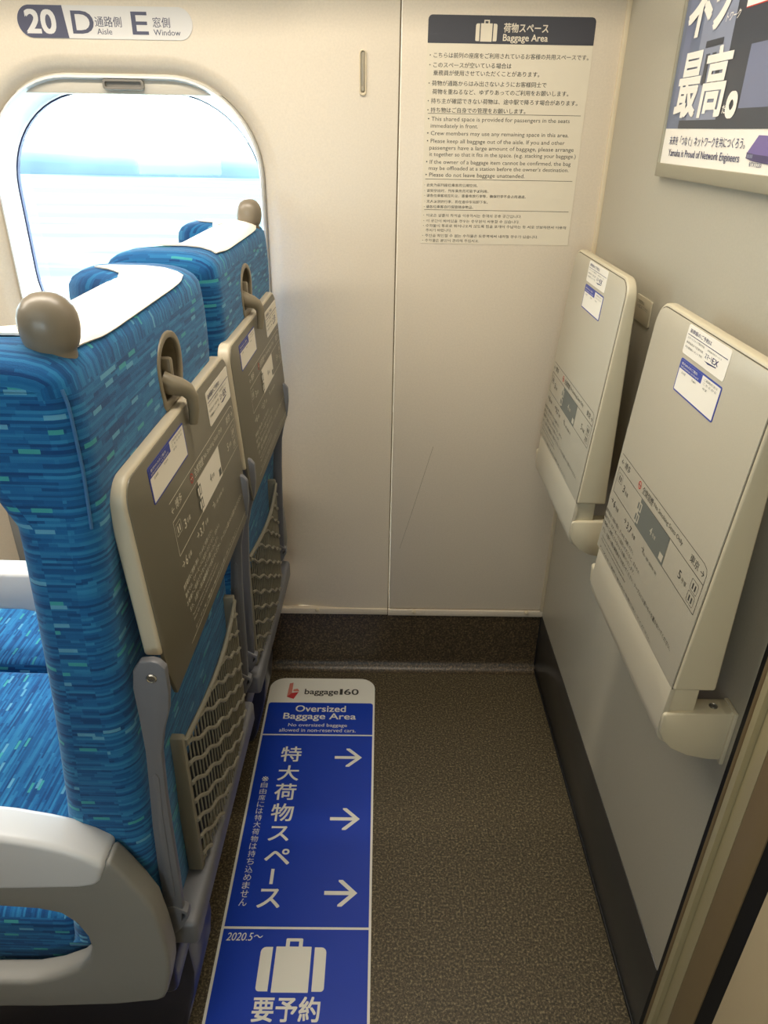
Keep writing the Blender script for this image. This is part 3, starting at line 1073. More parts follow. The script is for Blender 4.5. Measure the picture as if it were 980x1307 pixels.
# =================================================================== TRAYS
def tray_print(mb, F, bold=0.01):
    """printed car guide of a tray, laid out in bulkhead-tray coordinates; 0 ink, 1 cell, 2 cell ink, 3 red"""
    w = 0.0009
    line(mb, F, (0.015, 0.9540), (0.340, 0.9540), w, 0.0003, 0)
    line(mb, F, (0.352, 0.946), (0.352, 0.889), w, 0.0003, 0)
    line(mb, F, (0.340, 0.9540), (0.3485, 0.9515), w, 0.0003, 0)
    line(mb, F, (0.3485, 0.9515), (0.352, 0.946), w, 0.0003, 0)
    line(mb, F, (0.015, 0.9315), (0.352, 0.9315), w, 0.0003, 0)
    line(mb, F, (0.015, 0.8890), (0.352, 0.8890), w, 0.0003, 0)
    line(mb, F, (0.015, 0.9315), (0.015, 0.8890), w, 0.0003, 0)
    text(mb, F, '← 博多', 0.018, 0.9380, 0.060, 0.9490, 0.0003, 0, bold, 2)
    text(mb, F, '全席禁煙', 0.120, 0.9375, 0.165, 0.9490, 0.0003, 0, bold, 2)
    text(mb, F, 'No Smoking Seats Only', 0.170, 0.9390, 0.277, 0.9475, 0.0003, 0, 0.0, 2)
    text(mb, F, '東京 →', 0.305, 0.9370, 0.347, 0.9480, 0.0003, 0, bold, 2)
    ring = [(0.107 + 0.0062 * cos(a * pi / 8), 0.9435 + 0.0062 * sin(a * pi / 8)) for a in range(16)]
    outline(mb, F, ring, 0.0014, 0.0004, 3)
    line(mb, F, (0.1030, 0.9475), (0.1110, 0.9395), 0.0012, 0.0005, 3)
    line(mb, F, (0.1025, 0.9435), (0.1110, 0.9435), 0.0014, 0.0004, 0)
    rect(mb, F, 0.126, 0.8880, 0.242, 0.9310, 0.0004, 1)
    text(mb, F, '4', 0.180, 0.9040, 0.187, 0.9150, 0.0006, 2, bold, 2)
    text(mb, F, '号車', 0.190, 0.9045, 0.203, 0.9105, 0.0006, 2, 0.0, 2)
    for k in range(2):
        rect(mb, F, 0.117, 0.893 + 0.018 * k, 0.135, 0.907 + 0.018 * k, 0.0006, 2)
        rect(mb, F, 0.120, 0.895 + 0.018 * k, 0.125, 0.905 + 0.018 * k, 0.0008, 1)
        rect(mb, F, 0.128, 0.895 + 0.018 * k, 0.132, 0.905 + 0.018 * k, 0.0008, 1)
    rect(mb, F, 0.226, 0.892, 0.239, 0.902, 0.0006, 2)
    for u, z, b in ((0.050, 0.905, '3'), (0.290, 0.903, '5'), (0.030, 0.868, '6')):
        text(mb, F, b, u, z, u + 0.0075, z + 0.0115, 0.0004, 0, bold, 2)
        text(mb, F, '号車', u + 0.011, z + 0.0005, u + 0.026, z + 0.0072, 0.0004, 0, 0.0, 2)
    text(mb, F, '3,7', 0.100, 0.866, 0.121, 0.8785, 0.0004, 0, bold, 2)
    text(mb, F, '号車', 0.126, 0.868, 0.141, 0.8745, 0.0004, 0, 0.0, 2)
    for u in (0.016, 0.085, 0.170):
        text(mb, F, '→', u, 0.8705, u + 0.010, None, 0.0004, 0, 0.0, 1)
    for u, z in ((0.325, 0.910), (0.325, 0.893), (0.020, 0.910)):
        outline(mb, F, rrect(u, z, u + 0.020, z + 0.015, 0.002, 2), 0.0006, 0.0004, 0)
        rect(mb, F, u + 0.005, z + 0.003, u + 0.008, z + 0.011, 0.0004, 0)
        rect(mb, F, u + 0.012, z + 0.003, u + 0.015, z + 0.011, 0.0004, 0)
    for b, u0, u1, z, hgt in (('お手洗い・洗面所・自動販売機のご案内', 0.175, 0.235, 0.8680, 0.0050), ('携帯電話をご使用の際は、デッキをご利用ください。', 0.006, 0.150, 0.8480, 0.0068), ('車内では、マナーモードに設定いただくなど、まわりの', 0.006, 0.185, 0.8370, 0.0068),
                             ('お客様のご迷惑とならないようお願いいたします。', 0.006, 0.170, 0.8265, 0.0068), ('また、お困りの際は乗務員までお知らせください。テーブルには重いものを置かないでください。', 0.012, 0.330, 0.8145, 0.0072),
                             ('Please set your mobile phone to silent mode and use the deck area.', 0.018, 0.140, 0.8045, 0.0042), ('Please take care not to leave your belongings behind.', 0.018, 0.150, 0.7980, 0.0042), ('テーブルをご使用の後は元の位置に戻してください。', 0.018, 0.275, 0.7860, 0.0044)):
        text(mb, F, b, u0, z, u1, z + hgt, 0.0003, 0, 0.0, 1)


def sticker_white(parent, F, u0, v0, u1, v1):
    """white sticker with booking advert; mats: paper, navy"""
    mb = MB()
    mb.prism(rrect(u0, v0, u1, v1, 0.004, 4), F, 0.0, 0.0005, m=0)
    w, t = u1 - u0, v1 - v0
    g = lambda a, b, h=0.0: F(u0 + a * w, v0 + b * t, h)
    h = 0.0007
    line(mb, g, (0.03, 0.68), (0.97, 0.68), 0.02, h, 1)
    text(mb, g, '新幹線のご予約は', 0.06, 0.75, 0.58, 0.90, h, 1, 0.01, 2)
    for k, b in enumerate(('スマートフォンで簡単予約', '乗車直前まで変更可能', '年会費無料のネット予約')):
        text(mb, g, b, 0.04, 0.54 - 0.16 * k, 0.46, 0.62 - 0.16 * k, h, 2, 0.0, 1)
    text(mb, g, 'スマート', 0.52, 0.30, 0.68, 0.47, h, 1, 0.03, 2)
    text(mb, g, 'EX', 0.69, 0.29, 0.82, 0.47, h, 1, 0.03, 2)
    poly(mb, g, [(0.53, 0.22), (0.80, 0.26), (0.80, 0.23), (0.62, 0.18)], h, 1)
    text(mb, g, '新幹線予約サービス', 0.54, 0.54, 0.86, 0.60, h, 2, 0.0, 1)
    return part(mb, 'sticker', [PAPER, NAVY, INKG], parent)


def sticker_blue(parent, F, u0, v0, u1, v1):
    """blue bordered sticker with a blue heading"""
    mb = MB()
    mb.prism(rrect(u0, v0, u1, v1, 0.003, 4), F, 0.0, 0.0005, m=1)
    w, t = u1 - u0, v1 - v0
    g = lambda a, b, h=0.0: F(u0 + a * w, v0 + b * t, h)
    rect(mb, g, 0.018, 0.045, 0.982, 0.955, 0.0006, 0)
    rect(mb, g, 0.018, 0.70, 0.57, 0.955, 0.0007, 1)
    text(mb, g, '車内Wi-Fiのご案内', 0.05, 0.83, 0.45, 0.91, 0.0009, 0, 0.006, 2)
    text(mb, g, 'Information on board', 0.05, 0.74, 0.50, 0.80, 0.0009, 0, 0.0, 1)
    for k, b in enumerate(('日本語', 'English', '中文')):
        text(mb, g, b, 0.10 + 0.27 * k, 0.58 if k < 2 else 0.60, 0.20 + 0.27 * k, 0.65 if k < 2 else 0.67, 0.0008, 2, 0.0, 1)
    for k, b in enumerate(('ご利用方法は', 'こちらから')):
        text(mb, g, b, 0.62, 0.84 - 0.11 * k, 0.93, 0.91 - 0.11 * k, 0.0008, 2, 0.0, 1)
    return part(mb, 'sticker', [PAPER, BLUEINK, INKG], parent)


def bulkhead_tray(y0, y1, label):
    """fold-up tray on the bulkhead: shell, printed panel, hinge block, two brackets"""
    root = thing('folding_tray', label, 'tray table', (XB, (y0 + y1) / 2, 0.66), 0, 'folding trays on the bulkhead')
    k = 0.0698
    fx = lambda z: 0.3725 + (z - 0.75) * k
    # shell: outline in (y, z), wedge in x
    mb = MB()
    out = rrect(-y1, 0.779, -y0, 1.190, (0.006, 0.006, 0.032, 0.032), 8)
    bm = bmesh.new()
    a = [bm.verts.new((fx(z), -u, z)) for u, z in out]
    b = [bm.verts.new((0.428 - 0.010 * (z - 0.779) / 0.411, -u, z)) for u, z in out]
    n = len(out)
    bm.faces.new(a)
    bm.faces.new(b[::-1])
    for i in range(n):
        bm.faces.new((a[i], a[(i + 1) % n], b[(i + 1) % n], b[i]))
    bmesh.ops.recalc_face_normals(bm, faces=bm.faces[:])
    es = [e for e in bm.edges if len(e.link_faces) == 2 and e.calc_face_angle(0) > 0.6]
    bmesh.ops.bevel(bm, geom=es, offset=0.003, segments=3, profile=0.5, affect='EDGES')
    mb.bm(bm)
    part(mb, 'tray_shell', TRAYB, root)
    # printed front panel with its apron rolled under
    F = lambda u, v, h=0.0: Vector((fx(v) - 0.0012 - h, y1 - u, v))
    Wd = y1 - y0
    mb = MB()
    o2 = [(0.0045, 0.765)] + [(0.0045, 1.15)] + [(0.0045 + 0.029 * (1 - cos(a * pi / 12)), 1.1555 + 0.029 * sin(a * pi / 12)) for a in range(1, 7)]
    o2 += [(Wd - 0.0045 - 0.029 * (1 - cos(a * pi / 12)), 1.1555 + 0.029 * sin(a * pi / 12)) for a in range(6, -1, -1)] + [(Wd - 0.0045, 0.7815)]
    o2 += [(0.0045, 0.7815)]
    o2 = o2[1:][::-1]
    mb.prism(o2, F, -0.0016, 0.0006, 0.0005)
    fp = part(mb, 'front_panel', TRAYP, root)
    mb = MB()
    cu, cv_ = Wd / 2, 0.985
    mb.prism([(cu + (u - cu) * 1.0075, cv_ + (v - cv_) * 1.007) for u, v in o2], F, -0.0016, -0.0009)
    part(mb, 'panel_gap', GAPM, fp)
    mb = MB()
    tray_print(mb, lambda u, v, h=0.0: F(u * Wd / 0.365, v, 0.0006 + h))
    part(mb, 'tray_lettering', [INKD, INKG, TRAYP, INKR], fp)
    G = lambda u, v, h=0.0: F(u, v, 0.0007 + h)
    sticker_white(fp, G, 0.121 * Wd / 0.365, 1.146, 0.250 * Wd / 0.365, 1.1895 - 0.006)
    sticker_blue(fp, G, 0.125 * Wd / 0.365, 1.0968, 0.253 * Wd / 0.365, 1.1405)
    # apron below the panel
    mb = MB()
    prof = [(fx(0.7812) - 0.0014, 0.7812), (fx(0.75) - 0.0014, 0.750), (fx(0.715) - 0.0014, 0.715), (0.3700, 0.702), (0.3745, 0.6935), (0.382, 0.688), (0.392, 0.686), (0.392, 0.692), (0.384, 0.697), (0.379, 0.706), (0.3775, 0.722), (0.380, 0.7812)]
    mb.prism([(x, z) for x, z in prof], lambda u, v, h: Vector((u, h, v)), y0 + 0.0045, y1 - 0.016, 0.0010)
    part(mb, 'apron', TRAYP, root)
    # hinge block between tray and brackets
    mb = MB()
    mb.box((0.3765, y0 + 0.007, 0.735), (0.412, y1 - 0.010, 0.7795), 0.002)
    part(mb, 'hinge_block', TRAYB, root)
    for (ya, yb_) in ((y0, y0 + 0.030), (y1 - 0.030, y1)):
        mb = MB()
        pf = [(0.3705, 0.738), (0.374, 0.742), (XB, 0.742), (XB, 0.660), (0.445, 0.661), (0.415, 0.668), (0.392, 0.680), (0.379, 0.694), (0.3720, 0.708)]
        mb.prism(pf, lambda u, v, h: Vector((u, h, v)), ya, yb_, 0.0025)
        br = part(mb, 'bracket', TRAYB, root)
        mb = MB()
        mb.lathe([(0.0055, -0.001), (0.0055, 0.0006), (0.0045, 0.0012), (0.0040, 0.0006), (0.0020, 0.0006)], (0.440, (ya + yb_) / 2, 0.742), (0, 0, 1), 20)
        part(mb, 'screw', STEEL, br)
        mb = MB()
        mb.box((XB - 0.006, ya - 0.003 if ya == y0 else ya, 0.655), (XB, yb_ + (0.003 if ya != y0 else 0), 0.744), 0.0015)
        part(mb, 'wall_plate', TRAYB, br)
    return root


bulkhead_tray(0.690, 1.055, 'large cream folding tray on the bulkhead nearest to the door jamb')
bulkhead_tray(1.200, 1.562, 'cream folding tray on the bulkhead beside the corner under the wall notice')


# =================================================================== SEATS
PIV = (-0.30, 0.60, 0.0)
ROT = radians(-1.2)
SW = 0.466


def smooth(a, b, x):
    if a > b:
        return 1 - smooth(b, a, x)
    t = max(0.0, min(1.0, (x - a) / (b - a)))
    return t * t * (3 - 2 * t)


def interp(tab, z):
    for i in range(len(tab) - 1):
        if z <= tab[i + 1][0]:
            t = (z - tab[i][0]) / (tab[i + 1][0] - tab[i][0])
            t = max(0, min(1, t))
            return tab[i][1] + (tab[i + 1][1] - tab[i][1]) * t
    return tab[-1][1]


REAR = [(0.42, -0.272), (0.55, -0.270), (0.65, -0.266), (0.80, -0.265), (0.95, -0.262), (1.05, -0.256), (1.13, -0.252), (1.19, -0.253), (1.215, -0.258)]
FRONT = [(0.42, -0.405), (0.52, -0.392), (0.62, -0.373), (0.70, -0.362), (0.86, -0.347), (0.98, -0.340), (1.06, -0.336), (1.215, -0.336)]
HEADF = [(0.42, 0), (1.09, 0), (1.115, 0.006), (1.15, 0.015), (1.20, 0.018), (1.215, 0.018)]


def seat_profile(wing, mid):
    """closed side profile (x, z), 64 points, from the bottom front up and over to the bottom rear"""
    pts = []
    nf = 30
    for i in range(nf + 1):
        z = 0.42 + (1.200 - 0.42) * i / nf
        x = interp(FRONT, z) - 0.02 * mid * smooth(1.18, 0.9, z)
        x -= 0.088 * wing * smooth(1.085, 1.135, z)
        x -= interp(HEADF, z) * mid
        pts.append((x, z))
    xf = pts[-1][0]
    xr = interp(REAR, 1.200)
    n = 11
    hgt = 1.236 - 0.004 * mid
    for k in range(1, n):
        t = k / n
        # flat-topped rounded crest
        a = pi * (1 - t)
        x = (xf + xr) / 2 + (xr - xf) / 2 * math.copysign(abs(cos(a)) ** 0.62, cos(a)) * 1.0
        z = 1.200 + (hgt - 1.200) * abs(sin(a)) ** 0.75
        pts.append((x, z))
    nr = 30
    for i in range(nr + 1):
        z = 1.200 - (1.200 - 0.42) * i / nr
        pts.append((interp(REAR, z), z))
    return pts


def inset(pts, d):
    if d == 0:
        return pts
    n = len(pts)
    out = []
    for i in range(n):
        a, b, c = Vector(pts[i - 1]), Vector(pts[i]), Vector(pts[(i + 1) % n])
        e = (c - a)
        e.normalize()
        nn = Vector((e.y, -e.x))
        out.append((b.x + nn.x * d, b.y + nn.y * d))
    return out


def wing_weight(v, side_inner):
    """v from the outer (aisle or window) edge"""
    a = 1 - smooth(0.055, 0.105, v)
    b = 1 - smooth(0.055, 0.105, SW - v)
    return max(a, b)


def make_seat(which):
    aisle = which == 'aisle'
    Y = (lambda v: 0.565 + v) if aisle else (lambda v: 1.562 - v)
    fl = 1 if aisle else -1
    root = thing('train_seat', 'blue train seat nearest to the aisle, with a grey armrest panel' if aisle else 'blue train seat next to the window, behind the aisle seat', 'seat', PIV, ROT, 'pair of blue seats in row 20')

    def rng(a, b):
        return (min(Y(a), Y(b)), max(Y(a), Y(b)))

    # ---------------- backrest: stations across the seat
    st = []
    R = 0.026
    for k in range(6):
        a = pi / 2 * k / 5
        st.append((R * (1 - cos(a)) if False else R * (1 - sin(pi / 2 - a)), R * (1 - sin(a))))
    vs_ = [(R - R * cos(a), R * (1 - sin(a))) for a in [pi / 2 * k / 6 for k in range(7)]]
    mids = [0.045, 0.060, 0.075, 0.09, 0.105, 0.12, 0.15, 0.20, 0.25, 0.30, SW - 0.12, SW - 0.105, SW - 0.09, SW - 0.075, SW - 0.060, SW - 0.045]
    stn = vs_ + [(v, 0.0) for v in mids] + [(SW - v, d) for v, d in vs_[::-1]]
    mb = MB()
    loops, uvl = [], []
    for v, d in stn:
        w = wing_weight(v, 0)
        mid = smooth(0.07, 0.14, v) * smooth(0.07, 0.14, SW - v)
        pr = inset(seat_profile(w, mid), d)
        loops.append([(x, Y(v), z) for x, z in pr])
        arc = [0.0]
        for i in range(1, len(pr)):
            arc.append(arc[-1] + math.hypot(pr[i][0] - pr[i - 1][0], pr[i][1] - pr[i - 1][1]))
        uvl.append(arc)
    n = len(loops[0])
    ref = uvl[len(uvl) // 2]
    vs = [p for l in loops for p in l]
    # the u coordinate runs on round the edges
    us = [0.0]
    for i in range(1, len(stn)):
        dv = math.hypot(stn[i][0] - stn[i - 1][0], stn[i][1] - stn[i - 1][1])
        us.append(us[-1] + dv)
    fs, uv = [], []
    nf = 31
    for i in range(len(loops) - 1):
        for k in range(n):
            k2 = (k + 1) % n
            f = [i * n + k, (i + 1) * n + k, (i + 1) * n + k2, i * n + k2]
            ids = [(i, k), (i + 1, k), (i + 1, k2), (i, k2)]
            top = nf - 1 <= k < nf + 10
            def q(ii, kk):
                if top:
                    return (1.195 + ref[41] - ref[kk], us[ii])
                return (us[ii] + (3.0 if k < nf - 1 else 0.0), loops[ii][kk][2])
            if fl < 0:
                f = f[::-1]
                ids = ids[::-1]
            fs.append(f[::-1])
            uv.append([q(*t) for t in ids][::-1])
    mb.add(vs, fs, 0, uv)
    for li, loop in ((0, loops[0]), (-1, loops[-1])):
        # side faces: a strip of quads between the front line and the rear line, then the crest
        want = -1 if (Y(stn[li][0]) < Y(SW / 2)) else 1
        N_ = len(loop)
        fcs = []
        for k in range(30):
            fcs.append([k, k + 1, N_ - 2 - k if k < 30 else 41, N_ - 1 - k])
        fcs.append(list(range(30, 42)))
        cs = [Vector(p) for p in loop]
        out = []
        for f in fcs:
            nn = (cs[f[1]] - cs[f[0]]).cross(cs[f[2]] - cs[f[0]])
            out.append(f if nn.y * want > 0 else f[::-1])
        mb.add(cs, out, 0, [[(cs[i].x * -1.0 - 0.262, cs[i].z) for i in f] for f in out])
    # weld the caps to the body so that shading runs on
    o = part(mb, 'backrest', FABRIC, root, 75)
    bm = bmesh.new()
    bm.from_mesh(o.data)
    bmesh.ops.remove_doubles(bm, verts=bm.verts[:], dist=1e-6)
    bmesh.ops.recalc_face_normals(bm, faces=bm.faces[:])
    bm.to_mesh(o.data)
    bm.free()
    # pocket for the tray latch
    yl = Y(0.262)
    oc = [(0.031 * cos(a), 1.152 + 0.035 * sin(a)) for a in [pi * k / 14 for k in range(15)]] + [(-0.030, 1.136), (-0.024, 1.109), (0.024, 1.109), (0.030, 1.136)]
    cut = MB()
    cut.prism(oc, lambda u, v, h: Vector((-0.256 + h, yl + 1.4 * u, v)), -0.028, 0.03)
    co = part(cut, 'cutter', FABRIC, root)
    md = o.modifiers.new('cut', 'BOOLEAN')
    md.object = co
    md.operation = 'DIFFERENCE'
    md.solver = 'EXACT'
    bpy.context.view_layer.update()
    nm = bpy.data.meshes.new_from_object(o.evaluated_get(bpy.context.evaluated_depsgraph_get()))
    o.modifiers.clear()
    old = o.data
    o.data = nm
    nm.name = 'backrest'
    nm.set_sharp_from_angle(angle=radians(60))
    bpy.data.meshes.remove(old)
    bpy.data.objects.remove(co)
    # stitched seams down the rear edges
    for v in (0.0075,) if aisle else (0.0075,):
        mb = MB()
        path = []
        for z in [1.205 - 0.012 * i for i in range(12)]:
            x = interp(REAR, z) - 0.0075 + 0.0005
            path.append((x, Y(v), z))
        mb.tube(path, 0.0016, 6)
        part(mb, 'seam_piping', mat('navy seam', (56, 104, 150), 0.8) if 'navy seam' not in bpy.data.materials else bpy.data.materials['navy seam'], o)

    # ---------------- white cover over the head end
    mb = MB()
    c0, c1 = 0.055, SW - 0.062
    cv = [c0 + (c1 - c0) * i / 24 for i in range(25)]
    lp = []
    for v in cv:
        w = wing_weight(v, 0)
        mid = smooth(0.07, 0.14, v) * smooth(0.07, 0.14, SW - v)
        pr = inset(seat_profile(w, mid), -0.0035)
        d = max(0.0, (v - (SW - R)) / R)
        pr = inset(pr, R * (1 - math.sqrt(1 - d * d)) if d < 1 else R)
        i0 = 20 + 14.2 * max(smooth(SW - 0.145, SW - 0.085, v), smooth(0.145, 0.085, v))
        seg = []
        for k in range(22):
            q = i0 + (38.6 - i0) * k / 21
            j = int(q)
            seg.append((pr[j][0] + (pr[j + 1][0] - pr[j][0]) * (q - j), pr[j][1] + (pr[j + 1][1] - pr[j][1]) * (q - j)))
        lp.append([(x, Y(v), z) for x, z in seg])
    n = len(lp[0])
    vv = [p for l in lp for p in l]
    ff = [(i * n + k, (i + 1) * n + k, (i + 1) * n + k + 1, i * n + k + 1) for i in range(len(lp) - 1) for k in range(n - 1)]
    # give the cloth thickness
    bm = bmesh.new()
    q = [bm.verts.new(p) for p in vv]
    for f in ff:
        bm.faces.new([q[i] for i in f])
    bmesh.ops.delete(bm, geom=[v for v in bm.verts if not v.link_faces], context='VERTS')
    bmesh.ops.recalc_face_normals(bm, faces=bm.faces[:])
    bm.normal_update()
    bmesh.ops.solidify(bm, geom=bm.faces[:], thickness=0.002)
    mb.bm(bm)
    part(mb, 'headrest_cover', COVERM, root)

    # ---------------- corner grip
    mb = MB()
    kc = (-0.281, Y(0.045), 1.2495)
    prof = [(0.0198, -0.036), (0.0196, -0.0225), (0.0200, -0.0205), (0.0222, -0.0180), (0.0244, -0.0120), (0.0257, -0.0050), (0.0261, 0.001), (0.0254, 0.008), (0.0230, 0.0150), (0.0182, 0.0212), (0.0112, 0.0254), (0.0040, 0.0268)]
    prof = [(r * 0.95, h) for r, h in prof]
    mb.lathe(prof, kc, (0.0, 0.0, 1), 32)
    part(mb, 'grip_knob', KNOBM, root)

    # ---------------- tray latch
    ym = Y(0.262)
    fnl = lambda u, v, h: Vector((-0.256 + h, ym + 1.4 * u, v))
    mb = MB()
    oo = [(0.034 * cos(a), 1.152 + 0.038 * sin(a)) for a in [pi * k / 14 for k in range(15)]] + [(-0.033, 1.135), (-0.028, 1.112), (-0.022, 1.104), (0.022, 1.104), (0.028, 1.112), (0.033, 1.135)]
    ii = [(0.027 * cos(a), 1.152 + 0.030 * sin(a)) for a in [pi * k / 14 for k in range(15)]] + [(-0.026, 1.136), (-0.021, 1.115), (0.021, 1.115), (0.026, 1.136)]
    mb.prism(oo, fnl, -0.001, 0.005, 0.0018, 0, 3, ii)
    jj = [(u * 1.02, 1.14 + (v - 1.14) * 1.02) for u, v in ii]
    kk = [(u * 1.10, 1.14 + (v - 1.14) * 1.10) for u, v in ii]
    mb.prism(kk, fnl, -0.027, 0.001, 0, 0, 2, jj)
    mb.prism(jj, fnl, -0.027, -0.024, m=1)
    la = part(mb, 'latch_housing', [LATCH, LATCHD], root)
    mb = MB()
    mb.box((-0.272, ym - 0.005, 1.125), (-0.250, ym + 0.007, 1.160), 0.004)
    mb.tube([(-0.262, ym - 0.012, 1.136), (-0.252, ym - 0.010, 1.130), (-0.243, ym - 0.005, 1.126), (-0.2355, ym - 0.001, 1.121), (-0.2310, ym + 0.001, 1.112), (-0.2305, ym + 0.001, 1.097), (-0.2330, ym + 0.001, 1.078)], [0.012, 0.0125, 0.0115, 0.0095, 0.0078, 0.0068, 0.0055], 12)
    part(mb, 'latch_hook', LATCH, la)

    # ---------------- folding tray on the back
    t0, t1 = 0.038, 0.488
    if not aisle:
        t0, t1 = 0.040, 0.487
    ya, yb = rng(t0, t1)
    Wd = yb - ya
    kx = -0.0625
    fx = lambda z: -0.2395 + (z - 1.07) * kx
    mb = MB()
    out = rrect(ya, 0.899, yb, 1.1035, (0.005, 0.005, 0.026, 0.026), 8)
    bm = bmesh.new()
    a = [bm.verts.new((fx(z), u, z)) for u, z in out]
    b = [bm.verts.new((fx(z) - 0.019, u, z)) for u, z in out]
    n = len(out)
    bm.faces.new(a)
    bm.faces.new(b[::-1])
    for i in range(n):
        bm.faces.new((a[i], a[(i + 1) % n], b[(i + 1) % n], b[i]))
    bmesh.ops.recalc_face_normals(bm, faces=bm.faces[:])
    es = [e for e in bm.edges if len(e.link_faces) == 2 and e.calc_face_angle(0) > 0.6]
    bmesh.ops.bevel(bm, geom=es, offset=0.004, segments=3, profile=0.5, affect='EDGES')
    mb.bm(bm)
    tray = part(mb, 'tray_table', TRAYSR, root)
    F = lambda u, v, h=0.0: Vector((fx(v) + 0.0004 + h, ya + u, v))
    mb = MB()
    o2 = [(0.004, 0.875), (0.016, 0.835), (Wd - 0.016, 0.835), (Wd - 0.004, 0.875)] + [(Wd - 0.028 + 0.024 * cos(a * pi / 12), 1.0755 + 0.024 * sin(a * pi / 12)) for a in range(0, 7)] + [(0.028 - 0.024 * sin(a * pi / 12), 1.0755 + 0.024 * cos(a * pi / 12)) for a in range(0, 7)]
    mb.prism(o2, F, -0.004, 0.0008, 0.0008)
    part(mb, 'tray_front', TRAYS, tray)
    mb = MB()
    ux = lambda u: 0.215 + (u - 0.126) * 0.985
    zx = lambda z: 0.960 + (z - 0.889) * 1.04
    tray_print(mb, lambda u, v, h=0.0: F(ux(u), zx(v), 0.0009 + h))
    line(mb, F, (0.085, 0.8500), (0.43, 0.8500), 0.0008, 0.0012, 0)
    part(mb, 'tray_lettering', [INKL, PAPER, INKG, INKR], tray)
    G = lambda u, v, h=0.0: F(u, v, 0.0009 + h)
    sticker_white(tray, G, 0.312, 1.0385, 0.440, 1.086)
    sticker_blue(tray, G, 0.066, 1.0465, 0.200, 1.0885)

    # ---------------- arms that carry the tray
    AP = [(-0.2436, 0.9123), (-0.2309, 0.9137), (-0.2241, 0.9113), (-0.2179, 0.9036), (-0.2179, 0.8728), (-0.2213, 0.8468), (-0.2309, 0.8151), (-0.2371, 0.7843), (-0.241, 0.717), (-0.2429, 0.6496), (-0.2439, 0.5727), (-0.2463, 0.4976), (-0.2703, 0.4976), (-0.2684, 0.5823), (-0.2646, 0.6593), (-0.2593, 0.7266), (-0.2554, 0.7843), (-0.2551, 0.8372), (-0.2556, 0.8757), (-0.2522, 0.8998)]
    for v in (0.0175 if aisle else 0.066, 0.466):
        va, vb = rng(v - 0.0045, v + 0.0055)
        mb = MB()
        mb.prism(AP, lambda u, w, h: Vector((u, h, w)), va, vb, 0.0018)
        sc = MB()
        ar = part(mb, 'tray_arm', METAL, root)
        mb = MB()
        yo = Y(v - 0.0045)
        sgn = -fl
        mb.prism([(-0.2640, 0.53), (-0.2525, 0.53), (-0.2510, 0.60), (-0.2490, 0.68), (-0.2450, 0.745), (-0.2480, 0.752), (-0.2530, 0.745), (-0.2570, 0.68), (-0.2610, 0.60)], lambda u, w, h: Vector((u, yo + sgn * (h), w)), 0.0, 0.0012, 0.0005)
        part(mb, 'arm_cover', METAL, ar)
        mb = MB()
        mb.lathe([(0.0058, -0.001), (0.0058, 0.001), (0.0046, 0.002), (0.0040, 0.001), (0.0015, 0.0008)], (-0.2335, yo, 0.8915), (0, sgn, 0), 18)
        part(mb, 'arm_screw', STEEL, ar)
        # hook-shaped clip at the foot of the arm
        mb = MB()
        pf = [(-0.278, 0.5073), (-0.2578, 0.5111), (-0.2405, 0.4996), (-0.2405, 0.488), (-0.252, 0.4649), (-0.2684, 0.4457), (-0.2771, 0.4457), (-0.279, 0.4765)]
        pi_ = [(-0.2482, 0.4967), (-0.2448, 0.4948), (-0.2448, 0.4899), (-0.2501, 0.4823)]
        mb.prism(pf, lambda u, w, h: Vector((u, h, w)), va - 0.002, vb + 0.002, 0.0012, 0, 2, pi_[::-1])
        part(mb, 'arm_clip', STEEL if False else METAL, root)

    # ---------------- pocket with net
    pa, pb = rng(0.115, 0.430)
    xz = lambda z: interp(REAR, z) + 0.008
    mb = MB()
    for yv in (pa, pb):
        mb.box((xz(0.58) - 0.010, yv - 0.006, 0.445), (xz(0.58) + 0.012, yv + 0.006, 0.705), 0.003)
    mb.box((xz(0.46) - 0.010, pa, 0.442), (xz(0.46) + 0.012, pb, 0.456), 0.003)
    pk = part(mb, 'pocket_frame', NETM, root)
    mb = MB()
    ztop, zbot = 0.695, 0.455
    bul = lambda t: xz(0.58) + 0.012 + 0.010 * sin(pi * t)
    yy = lambda t: Y(0.115) + (Y(0.430) - Y(0.115)) * t if aisle else Y(0.430) + (Y(0.115) - Y(0.430)) * t
    mb.tube([(bul(i / 24), yy(i / 24), ztop - 0.002 * sin(pi * i / 24)) for i in range(25)], 0.0038, 6)
    for j in range(13):
        pth = []
        for i in range(33):
            t = i / 32
            z = ztop + 0.175 - 0.036 * j - 0.205 * t + 0.0035 * sin(t * 34)
            if zbot - 0.004 <= z <= ztop + 0.002:
                pth.append((bul(t) + 0.001, yy(t), z))
        if len(pth) > 2:
            mb.tube(pth, 0.0030, 6)
    for i in range(1, 28):
        t = i / 28
        mb.tube([(bul(t), yy(t) + 0.001 * sin(k * 2.1 + i), ztop - (ztop - zbot) * k / 8) for k in range(9)], 0.0013, 5)
    part(mb, 'pocket_net', NETM, pk)
    mb = MB()
    mb.box((xz(0.58) - 0.006, pa + 0.004, 0.452), (xz(0.58) + 0.003, pb - 0.004, 0.620), 0.001)
    part(mb, 'pocket_backing', BACKING, pk)  # plain dark panel behind the net

    # ---------------- rear rail and bottom shell
    ra, rb = rng(0.030, SW)
    mb = MB()
    mb.box((-0.288, ra, 0.395), (-0.240, rb, 0.442), 0.008, 3)
    part(mb, 'rear_rail', METAL, root)
    mb = MB()
    mb.box((-0.84, ra, 0.270), (-0.285, rb, 0.345), 0.012, 3)
    part(mb, 'seat_pan', PED, root)
    ca, cb = rng(0.012, 0.496)
    mb = MB()
    bm = bmesh.new()
    bmesh.ops.create_cube(bm, size=1)
    lo, hi = (-0.86, ca, 0.345), (-0.385, cb, 0.480)
